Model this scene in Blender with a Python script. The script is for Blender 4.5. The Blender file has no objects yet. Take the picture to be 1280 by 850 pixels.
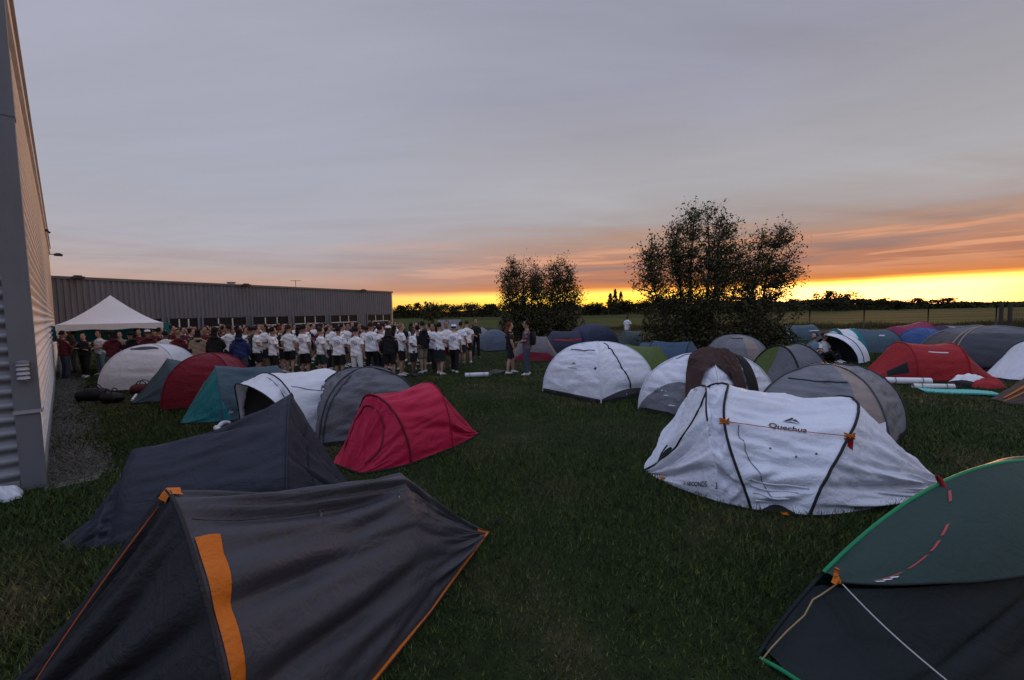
import bpy, math, random
import numpy as np
from mathutils import Vector, Matrix

random.seed(11)
rng = np.random.default_rng(11)
rad = math.radians
SC = bpy.context.scene
COL = SC.collection
PI = math.pi

# ------------------------------------------------------------------ camera
CAMH, F, PITCH, ROLL = 2.1, 535.0, math.atan(35.5 / 535.0), 0.018
fw = np.array([0, math.cos(PITCH), -math.sin(PITCH)])
r0 = np.array([1.0, 0, 0])
u0 = np.array([0, math.sin(PITCH), math.cos(PITCH)])
rt = math.cos(ROLL) * r0 - math.sin(ROLL) * u0
up = math.sin(ROLL) * r0 + math.cos(ROLL) * u0
CAM = np.array([0, 0, CAMH])
cam = bpy.data.cameras.new('camera')
cam.sensor_width = 36.0
cam.lens = 36.0 * F / 1280.0
cam.clip_start, cam.clip_end = 0.05, 6000
camo = bpy.data.objects.new('camera', cam)
COL.objects.link(camo)
M = Matrix.Identity(4)
for i in range(3):
    M[i][0], M[i][1], M[i][2], M[i][3] = rt[i], up[i], -fw[i], CAM[i]
camo.matrix_world = M
SC.camera = camo


def ray(px, py):
    return fw * F + rt * (px - 640.0) + up * (425.0 - py)


def G(px, py, z=0.0):
    """ground point seen at a place of the photograph (layout measuring)"""
    d = ray(px, py)
    t = (z - CAMH) / d[2]
    return CAM + d * t


def AT(px, py, Y):
    d = ray(px, py)
    return CAM + d * (Y / d[1])


# ------------------------------------------------------------------ mesh helpers
class MB:
    def __init__(s):
        s.v, s.f, s.m, s.n = [], [], [], 0

    def add(s, V, Fc, m=0):
        V = np.asarray(V, float).reshape(-1, 3)
        k = s.n
        s.v.append(V)
        s.f += [tuple(i + k for i in f) for f in Fc]
        s.m += (list(m) if hasattr(m, '__len__') else [m] * len(Fc))
        s.n += len(V)
        return s

    def grid(s, P, m=0, cu=False, cv=False):
        P = np.asarray(P, float)
        a, b = P.shape[:2]
        fc, mm = [], []
        for i in range(a if cu else a - 1):
            for j in range(b if cv else b - 1):
                k = m(i, j) if callable(m) else m
                if k is None or k < 0:
                    continue
                i2, j2 = (i + 1) % a, (j + 1) % b
                fc.append((i * b + j, i2 * b + j, i2 * b + j2, i * b + j2))
                mm.append(k)
        return s.add(P, fc, mm)

    def tube(s, pts, r, seg=6, m=0, cap=True):
        pts = np.asarray(pts, float)
        n = len(pts)
        rr = np.full(n, r, float) if np.isscalar(r) else np.asarray(r, float)
        T = np.gradient(pts, axis=0)
        T /= np.linalg.norm(T, axis=1)[:, None] + 1e-9
        ref = np.array([0, 0, 1.0]) if abs(T[:, 2]).mean() < .75 else np.array([1.0, 0, 0])
        A = np.cross(T, ref)
        A /= np.linalg.norm(A, axis=1)[:, None] + 1e-9
        B = np.cross(T, A)
        an = np.arange(seg) * 2 * PI / seg
        P = pts[:, None] + rr[:, None, None] * (np.cos(an)[None, :, None] * A[:, None] + np.sin(an)[None, :, None] * B[:, None])
        k = s.n
        s.grid(P, m, cv=True)
        if cap:
            s.f += [tuple(k + j for j in range(seg))[::-1], tuple(k + (n - 1) * seg + j for j in range(seg))]
            s.m += [m, m]
        return s

    def etube(s, pts, rads, seg=12, m=0, ref=(1, 0, 0)):
        """elliptical loft: (side radius, front radius) per point"""
        pts = np.asarray(pts, float)
        rads = np.asarray(rads, float)
        T = np.gradient(pts, axis=0)
        T /= np.linalg.norm(T, axis=1)[:, None] + 1e-9
        ref = np.array(ref, float)
        A = ref - T * (T @ ref)[:, None]
        A /= np.linalg.norm(A, axis=1)[:, None] + 1e-9
        B = np.cross(T, A)
        an = np.arange(seg) * 2 * PI / seg
        P = pts[:, None] + rads[:, 0, None, None] * np.cos(an)[None, :, None] * A[:, None] + rads[:, 1, None, None] * np.sin(an)[None, :, None] * B[:, None]
        k = s.n
        n = len(pts)
        s.grid(P, m, cv=True)
        s.f += [tuple(k + j for j in range(seg))[::-1], tuple(k + (n - 1) * seg + j for j in range(seg))]
        s.m += [m, m]
        return s

    def box(s, c, size, rz=0.0, m=0):
        c, h = np.asarray(c, float), np.asarray(size, float) / 2
        V = np.array([[x, y, z] for x in (-1, 1) for y in (-1, 1) for z in (-1, 1)]) * h
        co, si = math.cos(rz), math.sin(rz)
        V = np.stack([V[:, 0] * co - V[:, 1] * si, V[:, 0] * si + V[:, 1] * co, V[:, 2]], 1) + c
        return s.add(V, [(0, 1, 3, 2), (4, 6, 7, 5), (0, 4, 5, 1), (2, 3, 7, 6), (0, 2, 6, 4), (1, 5, 7, 3)], m)

    def ball(s, c, r, nu=8, nv=10, m=0):
        c, r = np.asarray(c, float), np.broadcast_to(np.asarray(r, float), 3)
        th = np.linspace(0.02, PI - .02, nu)
        ph = np.arange(nv) * 2 * PI / nv
        P = np.stack([np.sin(th)[:, None] * np.cos(ph), np.sin(th)[:, None] * np.sin(ph), np.cos(th)[:, None] * np.ones(nv)], -1) * r + c
        k = s.n
        s.grid(P, m, cv=True)
        s.f += [tuple(k + j for j in range(nv)), tuple(k + (nu - 1) * nv + j for j in range(nv))[::-1]]
        s.m += [m, m]
        return s

    def mesh(s, name, mats=(), smooth=True, sharp=None):
        me = bpy.data.meshes.new(name)
        V = np.concatenate(s.v) if s.v else np.zeros((0, 3))
        used = np.zeros(len(V), bool)
        for f in s.f:
            used[list(f)] = True
        idx = np.cumsum(used) - 1
        me.from_pydata(V[used].tolist(), [], [tuple(int(idx[i]) for i in f) for f in s.f])
        for mt in mats:
            me.materials.append(mt)
        if max(s.m or [0]) > 0:
            me.polygons.foreach_set('material_index', s.m)
        if smooth:
            me.polygons.foreach_set('use_smooth', [True] * len(s.f))
            if sharp:
                me.set_sharp_from_angle(angle=rad(sharp))
        me.update()
        return me

    def build(s, name, mats, parent=None, smooth=True, sharp=None):
        if not isinstance(mats, (list, tuple)):
            mats = [mats]
        o = bpy.data.objects.new(name, s.mesh(name, mats, smooth, sharp))
        COL.objects.link(o)
        if parent is not None:
            o.parent = parent
        return o


def tag(o, label=None, cat=None, group=None, kind=None):
    if label: o['label'] = label
    if cat: o['category'] = cat
    if group: o['group'] = group
    if kind: o['kind'] = kind
    return o


def thing(name, label, cat, loc=(0, 0, 0), rz=0.0, group=None):
    o = bpy.data.objects.new(name, None)
    o.empty_display_size = .2
    COL.objects.link(o)
    o.location = [float(x) for x in loc]
    o.rotation_euler = (0, 0, rz)
    return tag(o, label, cat, group)


def copy_tree(o, parent=None):
    c = o.copy()
    COL.objects.link(c)
    if parent is not None:
        c.parent = parent
    for ch in list(o.children):
        copy_tree(ch, c)
    return c


def quick_mesh(name, V, ntri, corners=4, mats=()):
    """mesh of separate polygons with `corners` vertices each, from an array"""
    V = np.ascontiguousarray(V, dtype=np.float32).reshape(-1, 3)
    n = len(V) // corners
    me = bpy.data.meshes.new(name)
    me.vertices.add(len(V))
    me.vertices.foreach_set('co', V.ravel())
    me.loops.add(len(V))
    me.loops.foreach_set('vertex_index', np.arange(len(V), dtype=np.int32))
    me.polygons.add(n)
    me.polygons.foreach_set('loop_start', np.arange(n, dtype=np.int32) * corners)
    for mt in mats:
        me.materials.append(mt)
    me.update(calc_edges=True)
    return me


_lat = {}


def vnoise(U, V, seed=0):
    """smooth 2-D value noise, -1..1"""
    L = _lat.get(seed)
    if L is None:
        L = _lat[seed] = np.random.default_rng(1000 + seed).uniform(-1, 1, (64, 64))
    U, V = np.broadcast_arrays(np.asarray(U, float), np.asarray(V, float))
    i, j = np.floor(U).astype(int), np.floor(V).astype(int)
    a, b = U - i, V - j
    a, b = a * a * (3 - 2 * a), b * b * (3 - 2 * b)
    g = lambda p, q: L[p % 64, q % 64]
    return (g(i, j) * (1 - a) + g(i + 1, j) * a) * (1 - b) + (g(i, j + 1) * (1 - a) + g(i + 1, j + 1) * a) * b


def normals(P):
    du = np.gradient(P, axis=0)
    dv = np.gradient(P, axis=1)
    n = np.cross(du, dv)
    n /= np.linalg.norm(n, axis=2)[..., None] + 1e-9
    c = P.reshape(-1, 3).mean(0) - np.array([0, 0, .2])
    sgn = np.sign(np.sum(n * (P - c), axis=2).mean()) or 1
    return n * sgn


def S(P, u, v, N=None, off=0.0):
    """point on a grid surface, u,v in 0..1"""
    a, b = P.shape[:2]
    x, y = min(max(u, 0), 1) * (a - 1), min(max(v, 0), 1) * (b - 1)
    i, j = min(int(x), a - 2), min(int(y), b - 2)
    x -= i
    y -= j
    f = lambda Q: (Q[i, j] * (1 - x) + Q[i + 1, j] * x) * (1 - y) + (Q[i, j + 1] * (1 - x) + Q[i + 1, j + 1] * x) * y
    p = f(P)
    if N is not None:
        p = p + f(N) * off
    return p


# ------------------------------------------------------------------ materials
def newmat(name):
    m = bpy.data.materials.new(name)
    m.use_nodes = True
    nt = m.node_tree
    nt.nodes.clear()
    out = nt.nodes.new('ShaderNodeOutputMaterial')
    b = nt.nodes.new('ShaderNodeBsdfPrincipled')
    nt.links.new(b.outputs[0], out.inputs[0])
    return m, nt, b, out


def nd(nt, typ, ins=None, **kw):
    n = nt.nodes.new(typ)
    for k, v in kw.items():
        setattr(n, k, v)
    for k, v in (ins or {}).items():
        if hasattr(v, 'is_output') or isinstance(v, bpy.types.NodeSocket):
            nt.links.new(v, n.inputs[k])
        else:
            n.inputs[k].default_value = v
    return n


def mixcol(nt, fac, a, b, blend='MIX'):
    n = nt.nodes.new('ShaderNodeMix')
    n.data_type = 'RGBA'
    n.blend_type = blend
    for idx, v in ((0, fac), (6, a), (7, b)):
        if isinstance(v, bpy.types.NodeSocket):
            nt.links.new(v, n.inputs[idx])
        elif idx == 0:
            n.inputs[0].default_value = v
        else:
            n.inputs[idx].default_value = (*v[:3], 1)
    return n.outputs[2]


def math_n(nt, op, a, b=None, c=None, clamp=False):
    n = nt.nodes.new('ShaderNodeMath')
    n.operation = op
    n.use_clamp = clamp
    for i, v in enumerate((a, b, c)):
        if v is None: continue
        if isinstance(v, bpy.types.NodeSocket):
            nt.links.new(v, n.inputs[i])
        else:
            n.inputs[i].default_value = v
    return n.outputs[0]


def ramp(nt, fac, stops, interp='LINEAR'):
    n = nt.nodes.new('ShaderNodeValToRGB')
    cr = n.color_ramp
    cr.interpolation = interp
    while len(cr.elements) < len(stops):
        cr.elements.new(0.5)
    for e, (p, c) in zip(cr.elements, stops):
        e.position = p
        e.color = (*c, 1) if len(c) == 3 else c
    nt.links.new(fac, n.inputs[0])
    return n.outputs[0]


def fabric(name, col, rough=.62, wr=.5, trans=.08, sheen=0.0, scale=1.0, dirt=.25, spec=.22):
    m, nt, b, out = newmat(name)
    tc = nd(nt, 'ShaderNodeTexCoord').outputs['Object']
    big = nd(nt, 'ShaderNodeTexNoise', {'Vector': tc, 'Scale': 3.2 * scale, 'Detail': 5, 'Roughness': .6, 'Distortion': 1.2})
    fine = nd(nt, 'ShaderNodeTexNoise', {'Vector': tc, 'Scale': 8 * scale, 'Detail': 3, 'Roughness': .5, 'Distortion': 1.2})
    dust = nd(nt, 'ShaderNodeTexNoise', {'Vector': tc, 'Scale': 1.7, 'Detail': 6, 'Roughness': .7})
    dk = tuple(c * (1 - dirt) + .03 * dirt for c in col)
    base = mixcol(nt, ramp(nt, dust.outputs[0], [(.35, (0, 0, 0)), (.7, (1, 1, 1))]), col, dk)
    nt.links.new(base, b.inputs['Base Color'])
    rr = math_n(nt, 'MULTIPLY_ADD', dust.outputs[0], .25, rough - .12)
    nt.links.new(rr, b.inputs['Roughness'])
    b.inputs['Specular IOR Level'].default_value = spec
    b.inputs['Sheen Weight'].default_value = sheen
    rdg = math_n(nt, 'ABSOLUTE', math_n(nt, 'SUBTRACT', fine.outputs[0], .5))
    h = math_n(nt, 'SUBTRACT', big.outputs[0], math_n(nt, 'MULTIPLY', rdg, .55))
    bp = nd(nt, 'ShaderNodeBump', {'Strength': min(1, wr * 1.5), 'Distance': .06, 'Height': h})
    nt.links.new(bp.outputs[0], b.inputs['Normal'])
    if trans > 0:
        t = nd(nt, 'ShaderNodeBsdfTranslucent')
        nt.links.new(base, t.inputs[0])
        mx = nd(nt, 'ShaderNodeMixShader', {0: trans})
        nt.links.new(b.outputs[0], mx.inputs[1])
        nt.links.new(t.outputs[0], mx.inputs[2])
        nt.links.new(mx.outputs[0], out.inputs[0])
    return m


def plain(name, col, rough=.6, metal=0.0, var=.2, scale=8.0, bump=0.0, spec=.5):
    m, nt, b, out = newmat(name)
    tc = nd(nt, 'ShaderNodeTexCoord').outputs['Object']
    n = nd(nt, 'ShaderNodeTexNoise', {'Vector': tc, 'Scale': scale, 'Detail': 5, 'Roughness': .65})
    c2 = tuple(c * (1 - var) for c in col)
    nt.links.new(mixcol(nt, n.outputs[0], tuple(min(1, c * (1 + var * .6)) for c in col), c2), b.inputs['Base Color'])
    b.inputs['Roughness'].default_value = rough
    b.inputs['Metallic'].default_value = metal
    b.inputs['Specular IOR Level'].default_value = spec
    if bump:
        bp = nd(nt, 'ShaderNodeBump', {'Strength': bump, 'Distance': .02, 'Height': n.outputs[0]})
        nt.links.new(bp.outputs[0], b.inputs['Normal'])
    return m


# ------------------------------------------------------------------ world and sun
SUN_AZ, SUN_EL = 39.0, 1.6          # azimuth right of the view direction
sd = (math.sin(rad(SUN_AZ)), math.cos(rad(SUN_AZ)))
W = bpy.data.worlds.new('World')
SC.world = W
W.use_nodes = True
nt = W.node_tree
nt.nodes.clear()
wout = nt.nodes.new('ShaderNodeOutputWorld')
bg = nt.nodes.new('ShaderNodeBackground')
nt.links.new(bg.outputs[0], wout.inputs[0])
tcg = nd(nt, 'ShaderNodeTexCoord').outputs['Generated']
sep = nd(nt, 'ShaderNodeSeparateXYZ', {0: tcg})
X_, Y_, Z_ = sep.outputs
zc = math_n(nt, 'MINIMUM', math_n(nt, 'MAXIMUM', Z_, -1.0), 1.0)
el = math_n(nt, 'MULTIPLY', math_n(nt, 'ARCSINE', zc), 180 / PI)
hl = math_n(nt, 'SQRT', math_n(nt, 'MAXIMUM', math_n(nt, 'SUBTRACT', 1.0, math_n(nt, 'MULTIPLY', zc, zc)), 1e-5))
ca = math_n(nt, 'DIVIDE', math_n(nt, 'ADD', math_n(nt, 'MULTIPLY', X_, sd[0]), math_n(nt, 'MULTIPLY', Y_, sd[1])), hl)
# cloud sheet seen from below: flat-layer coordinates, drawn out along one direction
zp = math_n(nt, 'ADD', math_n(nt, 'MAXIMUM', Z_, 0.0), .16)
cl = nd(nt, 'ShaderNodeCombineXYZ', {0: math_n(nt, 'DIVIDE', X_, zp), 1: math_n(nt, 'DIVIDE', Y_, zp), 2: 0.3})
mp = nd(nt, 'ShaderNodeMapping', {'Vector': cl.outputs[0], 'Rotation': (0, 0, rad(24)), 'Scale': (.55, 1.7, 1)})
n_big = nd(nt, 'ShaderNodeTexNoise', {'Vector': mp.outputs[0], 'Scale': 1.1, 'Detail': 6, 'Roughness': .55, 'Distortion': .6}).outputs[0]
# long flat stripes low over the horizon
st = nd(nt, 'ShaderNodeCombineXYZ', {0: math_n(nt, 'MULTIPLY', X_, 1.6), 1: math_n(nt, 'MULTIPLY', Y_, 1.6), 2: math_n(nt, 'MULTIPLY', Z_, 34.0)})
n_str = nd(nt, 'ShaderNodeTexNoise', {'Vector': st.outputs[0], 'Scale': 1.25, 'Detail': 5, 'Roughness': .55, 'Distortion': .35}).outputs[0]
st2 = nd(nt, 'ShaderNodeCombineXYZ', {0: math_n(nt, 'MULTIPLY', X_, 2.5), 1: math_n(nt, 'MULTIPLY', Y_, 2.5), 2: math_n(nt, 'MULTIPLY', Z_, 12.0)})
n_edge = nd(nt, 'ShaderNodeTexNoise', {'Vector': st2.outputs[0], 'Scale': 1.6, 'Detail': 5, 'Roughness': .6}).outputs[0]
# elevation nudged by the cloud relief (stronger higher up)
lift = math_n(nt, 'MULTIPLY', math_n(nt, 'SUBTRACT', n_str, .5), math_n(nt, 'MINIMUM', math_n(nt, 'MULTIPLY', math_n(nt, 'MAXIMUM', math_n(nt, 'SUBTRACT', el, 2.6), 0.0), 1.0), 4.5))
lift2 = math_n(nt, 'MULTIPLY', math_n(nt, 'SUBTRACT', n_big, .5), math_n(nt, 'MINIMUM', math_n(nt, 'MULTIPLY', math_n(nt, 'MAXIMUM', math_n(nt, 'SUBTRACT', el, 3.0), 0.0), .55), 9.0))
lift3 = math_n(nt, 'MULTIPLY', math_n(nt, 'SUBTRACT', n_edge, .5), .55)
e2 = math_n(nt, 'ADD', math_n(nt, 'ADD', math_n(nt, 'ADD', el, lift), lift2), lift3)
fac = math_n(nt, 'DIVIDE', math_n(nt, 'MAXIMUM', e2, 0.0), 90.0, clamp=True)
D = 1 / 90.0
sunward = ramp(nt, fac, [(0, (1.0, .50, .06)), (1.0 * D, (1.2, .80, .10)), (2.0 * D, (1.25, .85, .16)), (2.42 * D, (1.05, .50, .10)), (2.75 * D, (.70, .235, .06)),
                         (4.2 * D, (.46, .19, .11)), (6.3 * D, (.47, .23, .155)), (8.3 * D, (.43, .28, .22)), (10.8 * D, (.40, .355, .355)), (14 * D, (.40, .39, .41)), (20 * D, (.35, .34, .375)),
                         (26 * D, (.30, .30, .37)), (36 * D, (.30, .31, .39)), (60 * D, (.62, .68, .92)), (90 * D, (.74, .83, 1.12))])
side = ramp(nt, fac, [(0, (.85, .38, .08)), (1.2 * D, (.95, .50, .12)), (2.1 * D, (.86, .46, .17)), (2.6 * D, (.50, .265, .19)), (4.0 * D, (.51, .34, .285)),
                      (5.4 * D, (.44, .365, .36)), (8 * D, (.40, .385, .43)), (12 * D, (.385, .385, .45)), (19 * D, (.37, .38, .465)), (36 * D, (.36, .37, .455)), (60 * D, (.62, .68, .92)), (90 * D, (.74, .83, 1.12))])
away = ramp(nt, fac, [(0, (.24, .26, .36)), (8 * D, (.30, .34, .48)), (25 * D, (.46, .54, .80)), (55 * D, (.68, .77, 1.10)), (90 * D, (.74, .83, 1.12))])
f1 = nd(nt, 'ShaderNodeMapRange', {0: ca, 1: .35, 2: .97}, interpolation_type='SMOOTHSTEP').outputs[0]
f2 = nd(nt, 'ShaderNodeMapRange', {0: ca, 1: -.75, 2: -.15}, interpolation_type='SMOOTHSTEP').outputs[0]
# the burnt-out heart of the glow, and mauve cloud bars across the lower sky
core = math_n(nt, 'MULTIPLY', nd(nt, 'ShaderNodeMapRange', {0: ca, 1: .965, 2: .998}, interpolation_type='SMOOTHSTEP').outputs[0], nd(nt, 'ShaderNodeMapRange', {0: e2, 1: 2.7, 2: 1.9}).outputs[0])
sunward = mixcol(nt, core, sunward, (1.6, 1.25, .60))
skyc = mixcol(nt, f1, side, sunward)
barz = nd(nt, 'ShaderNodeMapRange', {0: n_str, 1: .50, 2: .62}, interpolation_type='SMOOTHSTEP').outputs[0]
bare = math_n(nt, 'MULTIPLY', nd(nt, 'ShaderNodeMapRange', {0: el, 1: 2.9, 2: 4.0}).outputs[0], nd(nt, 'ShaderNodeMapRange', {0: el, 1: 10.0, 2: 6.0}).outputs[0])
skyc = mixcol(nt, math_n(nt, 'MULTIPLY', math_n(nt, 'MULTIPLY', barz, bare), .62), skyc, mixcol(nt, f1, (.40, .31, .31), (.25, .17, .165)))
pea = nd(nt, 'ShaderNodeMapRange', {0: n_str, 1: .47, 2: .38}, interpolation_type='SMOOTHSTEP').outputs[0]
peb = math_n(nt, 'MULTIPLY', nd(nt, 'ShaderNodeMapRange', {0: el, 1: 3.0, 2: 5.0}).outputs[0], nd(nt, 'ShaderNodeMapRange', {0: el, 1: 9.5, 2: 6.5}).outputs[0])
skyc = mixcol(nt, math_n(nt, 'MULTIPLY', math_n(nt, 'MULTIPLY', pea, peb), .6), skyc, mixcol(nt, f1, (.47, .385, .37), (.84, .40, .22)))
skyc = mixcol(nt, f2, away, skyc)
shade = math_n(nt, 'MULTIPLY_ADD', n_big, .40, .81)
skyc = mixcol(nt, 1.0, skyc, nd(nt, 'ShaderNodeCombineColor', {0: shade, 1: shade, 2: shade}).outputs[0], 'MULTIPLY')
# the clear air itself (physical sky) shows in the gap under the clouds
sky = nt.nodes.new('ShaderNodeTexSky')
sky.sky_type = 'NISHITA'
sky.sun_disc = False
sky.sun_elevation = rad(SUN_EL)
sky.sun_rotation = rad(SUN_AZ)
gap = nd(nt, 'ShaderNodeMapRange', {0: e2, 1: 2.2, 2: 3.0, 3: .10, 4: .0}).outputs[0]
tot = mixcol(nt, gap, skyc, sky.outputs[0], 'ADD')
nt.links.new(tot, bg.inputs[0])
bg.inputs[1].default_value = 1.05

sl = bpy.data.lights.new('sun', 'SUN')
sl.energy = .7
sl.angle = rad(9)
sl.color = (1.0, .50, .26)
so = bpy.data.objects.new('sun', sl)
COL.objects.link(so)
sdir = Vector((sd[0] * math.cos(rad(4)), sd[1] * math.cos(rad(4)), math.sin(rad(4))))
so.rotation_euler = (-sdir).to_track_quat('-Z', 'Y').to_euler()

vs = SC.view_settings
vs.view_transform = 'Standard'
vs.look = 'None'
vs.gamma = 1
vs.exposure = 0.0
SC.render.engine = 'CYCLES'
SC.cycles.use_denoising = True
SC.cycles.max_bounces = 5
SC.cycles.diffuse_bounces = 3
SC.cycles.transparent_max_bounces = 4

# ------------------------------------------------------------------ ground
def ground_mat():
    m, nt, b, out = newmat('ground')
    tc = nd(nt, 'ShaderNodeTexCoord').outputs['Object']
    a = nd(nt, 'ShaderNodeTexNoise', {'Vector': tc, 'Scale': .55, 'Detail': 8, 'Roughness': .65}).outputs[0]
    c = nd(nt, 'ShaderNodeTexNoise', {'Vector': tc, 'Scale': 9, 'Detail': 6, 'Roughness': .7}).outputs[0]
    col = ramp(nt, a, [(.3, (.014, .023, .007)), (.5, (.019, .029, .009)), (.58, (.036, .038, .016)), (.66, (.070, .054, .030))])
    col = mixcol(nt, .7, col, ramp(nt, c, [(.3, (.35, .35, .35)), (.7, (1.3, 1.3, 1.3))]), 'MULTIPLY')
    nt.links.new(col, b.inputs['Base Color'])
    b.inputs['Roughness'].default_value = .95
    b.inputs['Specular IOR Level'].default_value = .1
    bp = nd(nt, 'ShaderNodeBump', {'Strength': .8, 'Distance': .04, 'Height': c})
    nt.links.new(bp.outputs[0], b.inputs['Normal'])
    return m


def field_mat(name, c1, c2, sc=(.02, .16, 1)):
    m, nt, b, out = newmat(name)
    tc = nd(nt, 'ShaderNodeTexCoord').outputs['Object']
    mp = nd(nt, 'ShaderNodeMapping', {'Vector': tc, 'Scale': sc})
    a = nd(nt, 'ShaderNodeTexNoise', {'Vector': mp.outputs[0], 'Scale': 1, 'Detail': 9, 'Roughness': .7}).outputs[0]
    c = nd(nt, 'ShaderNodeTexNoise', {'Vector': tc, 'Scale': 1.6, 'Detail': 6, 'Roughness': .75}).outputs[0]
    col = ramp(nt, a, [(.35, c1), (.65, c2)])
    col = mixcol(nt, .55, col, ramp(nt, c, [(.3, (.4, .4, .4)), (.7, (1.4, 1.4, 1.3))]), 'MULTIPLY')
    nt.links.new(col, b.inputs['Base Color'])
    b.inputs['Roughness'].default_value = .95
    b.inputs['Specular IOR Level'].default_value = .05
    return m


g = MB()
g.add([[-1500, -60, 0], [1500, -60, 0], [1500, 2500, 0], [-1500, 2500, 0]], [(0, 1, 2, 3)])
tag(g.build('ground', ground_mat(), smooth=False), kind='structure')
# the field beyond the fence and the darker crop strips on it
fd = MB()
fd.add([[-20, 62, .004], [30, 47, .004], [60, 38.5, .004], [400, 30, .004], [1500, 60, .004], [1500, 2400, .004], [-1500, 2400, .004], [-1500, 100, .004]], [tuple(range(8))])
tag(fd.build('field', field_mat('field_grass', (.032, .046, .010), (.056, .064, .016)), smooth=False), kind='structure')
fs = MB()
fs.add([[-10, 120, .008], [40, 105, .008], [200, 112, .008], [200, 125, .008], [40, 122, .008], [-10, 135, .008]], [(0, 1, 2, 3, 4, 5)])
fs.add([[24, 70, .008], [60, 66, .008], [220, 72, .008], [220, 78, .008], [60, 74, .008], [24, 79, .008]], [(0, 1, 2, 3, 4, 5)])
tag(fs.build('crop_strip', field_mat('crop', (.020, .026, .009), (.035, .036, .014)), smooth=False), kind='structure')

# left warehouse layout, needed for the grass too
C0 = G(52, 608)
WD = np.array([-.724, .690, 0])           # along the long wall, away from the camera
WN = np.array([.690, .724, 0])            # out of the long wall
FD = np.array([-.690, -.724, 0])          # along the short facade, to the left


def blade_field():
    N = 470000
    Yd = 0.7 + rng.random(N * 2) ** 1.55 * 21
    Xd = (rng.random(N * 2) * 2 - 1) * (Yd * 1.34 + 2.0)
    x, y = Xd[:N], Yd[:N]
    rel = np.stack([x - C0[0], y - C0[1]], 1)
    n_ = rel @ WN[:2]
    d_ = rel @ WD[:2]
    gr = (n_ > -.1) & (n_ < .60 + .14 * np.sin(d_ * 1.7)) & (d_ > -.25)
    bad = (n_ < -.03) & (d_ > -.05)
    keep = ~bad & ~(gr & (rng.random(N) > .36))
    x, y = x[keep], y[keep]
    cl = vnoise(x * 1.3, y * 1.3, 3) * .5 + vnoise(x * 5, y * 5, 4) * .5
    dist = np.hypot(x, y)
    wear = vnoise(x * .55 + 7, y * .55, 12)
    h = (.026 + .030 * rng.random(len(x))) * (1 + .55 * cl) * (1 + dist * .012) * np.clip(1 + .8 * wear, .35, 1.6)
    w = (.0022 + .0012 * rng.random(len(x))) * (1 + dist * .16)
    ang = rng.random(len(x)) * 2 * PI
    lean = h * (.35 + .8 * rng.random(len(x)))
    la = rng.random(len(x)) * 2 * PI
    c, s_ = np.cos(ang) * w, np.sin(ang) * w
    p0 = np.stack([x - c, y - s_, np.zeros_like(x)], 1)
    p1 = np.stack([x + c, y + s_, np.zeros_like(x)], 1)
    p2 = np.stack([x + np.cos(la) * lean, y + np.sin(la) * lean, h], 1)
    V = np.stack([p0, p1, p2], 1).reshape(-1, 3)
    m, nt, b, out = newmat('grass_blades')
    tc = nd(nt, 'ShaderNodeTexCoord').outputs['Object']
    a = nd(nt, 'ShaderNodeTexNoise', {'Vector': tc, 'Scale': .6, 'Detail': 7, 'Roughness': .65}).outputs[0]
    f = nd(nt, 'ShaderNodeTexWhiteNoise', {'Vector': nd(nt, 'ShaderNodeVectorMath', {0: tc, 1: (.02, .02, .5)}, operation='SNAP').outputs[0]}).outputs[0]
    col = ramp(nt, a, [(.3, (.028, .054, .012)), (.46, (.039, .066, .015)), (.57, (.062, .076, .024)), (.66, (.125, .10, .048))])
    col = mixcol(nt, 1.0, col, ramp(nt, f, [(0, (.45, .5, .5)), (.85, (1.1, 1.1, 1.0)), (.93, (2.2, 1.7, 1.3)), (1, (2.6, 2.0, 1.5))]), 'MULTIPLY')
    nt.links.new(col, b.inputs['Base Color'])
    b.inputs['Roughness'].default_value = .75
    b.inputs['Specular IOR Level'].default_value = .2
    me = quick_mesh('lawn_grass', V, 0, 3, [m])
    o = bpy.data.objects.new('lawn_grass', me)
    COL.objects.link(o)
    tag(o, 'short dark green lawn grass with dry brownish patches', 'grass', kind='stuff')


blade_field()

# taller dry grass along the field fence
def rough_strip():
    N = 26000
    x = 8 + rng.random(N) * 75
    y0 = np.interp(x, [8, 30, 60, 90], [47, 42, 36, 33])
    y = y0 + rng.normal(0, 1.6, N)
    h = (.25 + .5 * rng.random(N)) * (.7 + .5 * vnoise(x * .7, y * .7, 9))
    h = np.maximum(h, .08)
    w = .02 + .02 * rng.random(N)
    ang = rng.random(N) * 2 * PI
    la = rng.random(N) * 2 * PI
    ln = h * .5 * rng.random(N)
    p0 = np.stack([x - np.cos(ang) * w, y - np.sin(ang) * w, np.zeros(N)], 1)
    p1 = np.stack([x + np.cos(ang) * w, y + np.sin(ang) * w, np.zeros(N)], 1)
    p2 = np.stack([x + np.cos(la) * ln, y + np.sin(la) * ln, h], 1)
    m = field_mat('dry_grass', (.060, .045, .018), (.10, .085, .035), (.3, .3, 1))
    o = bpy.data.objects.new('rough_grass', quick_mesh('rough_grass', np.stack([p0, p1, p2], 1), 0, 3, [m]))
    COL.objects.link(o)
    tag(o, 'taller dry brownish grass strip along the field fence', 'grass', kind='stuff')


rough_strip()
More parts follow.
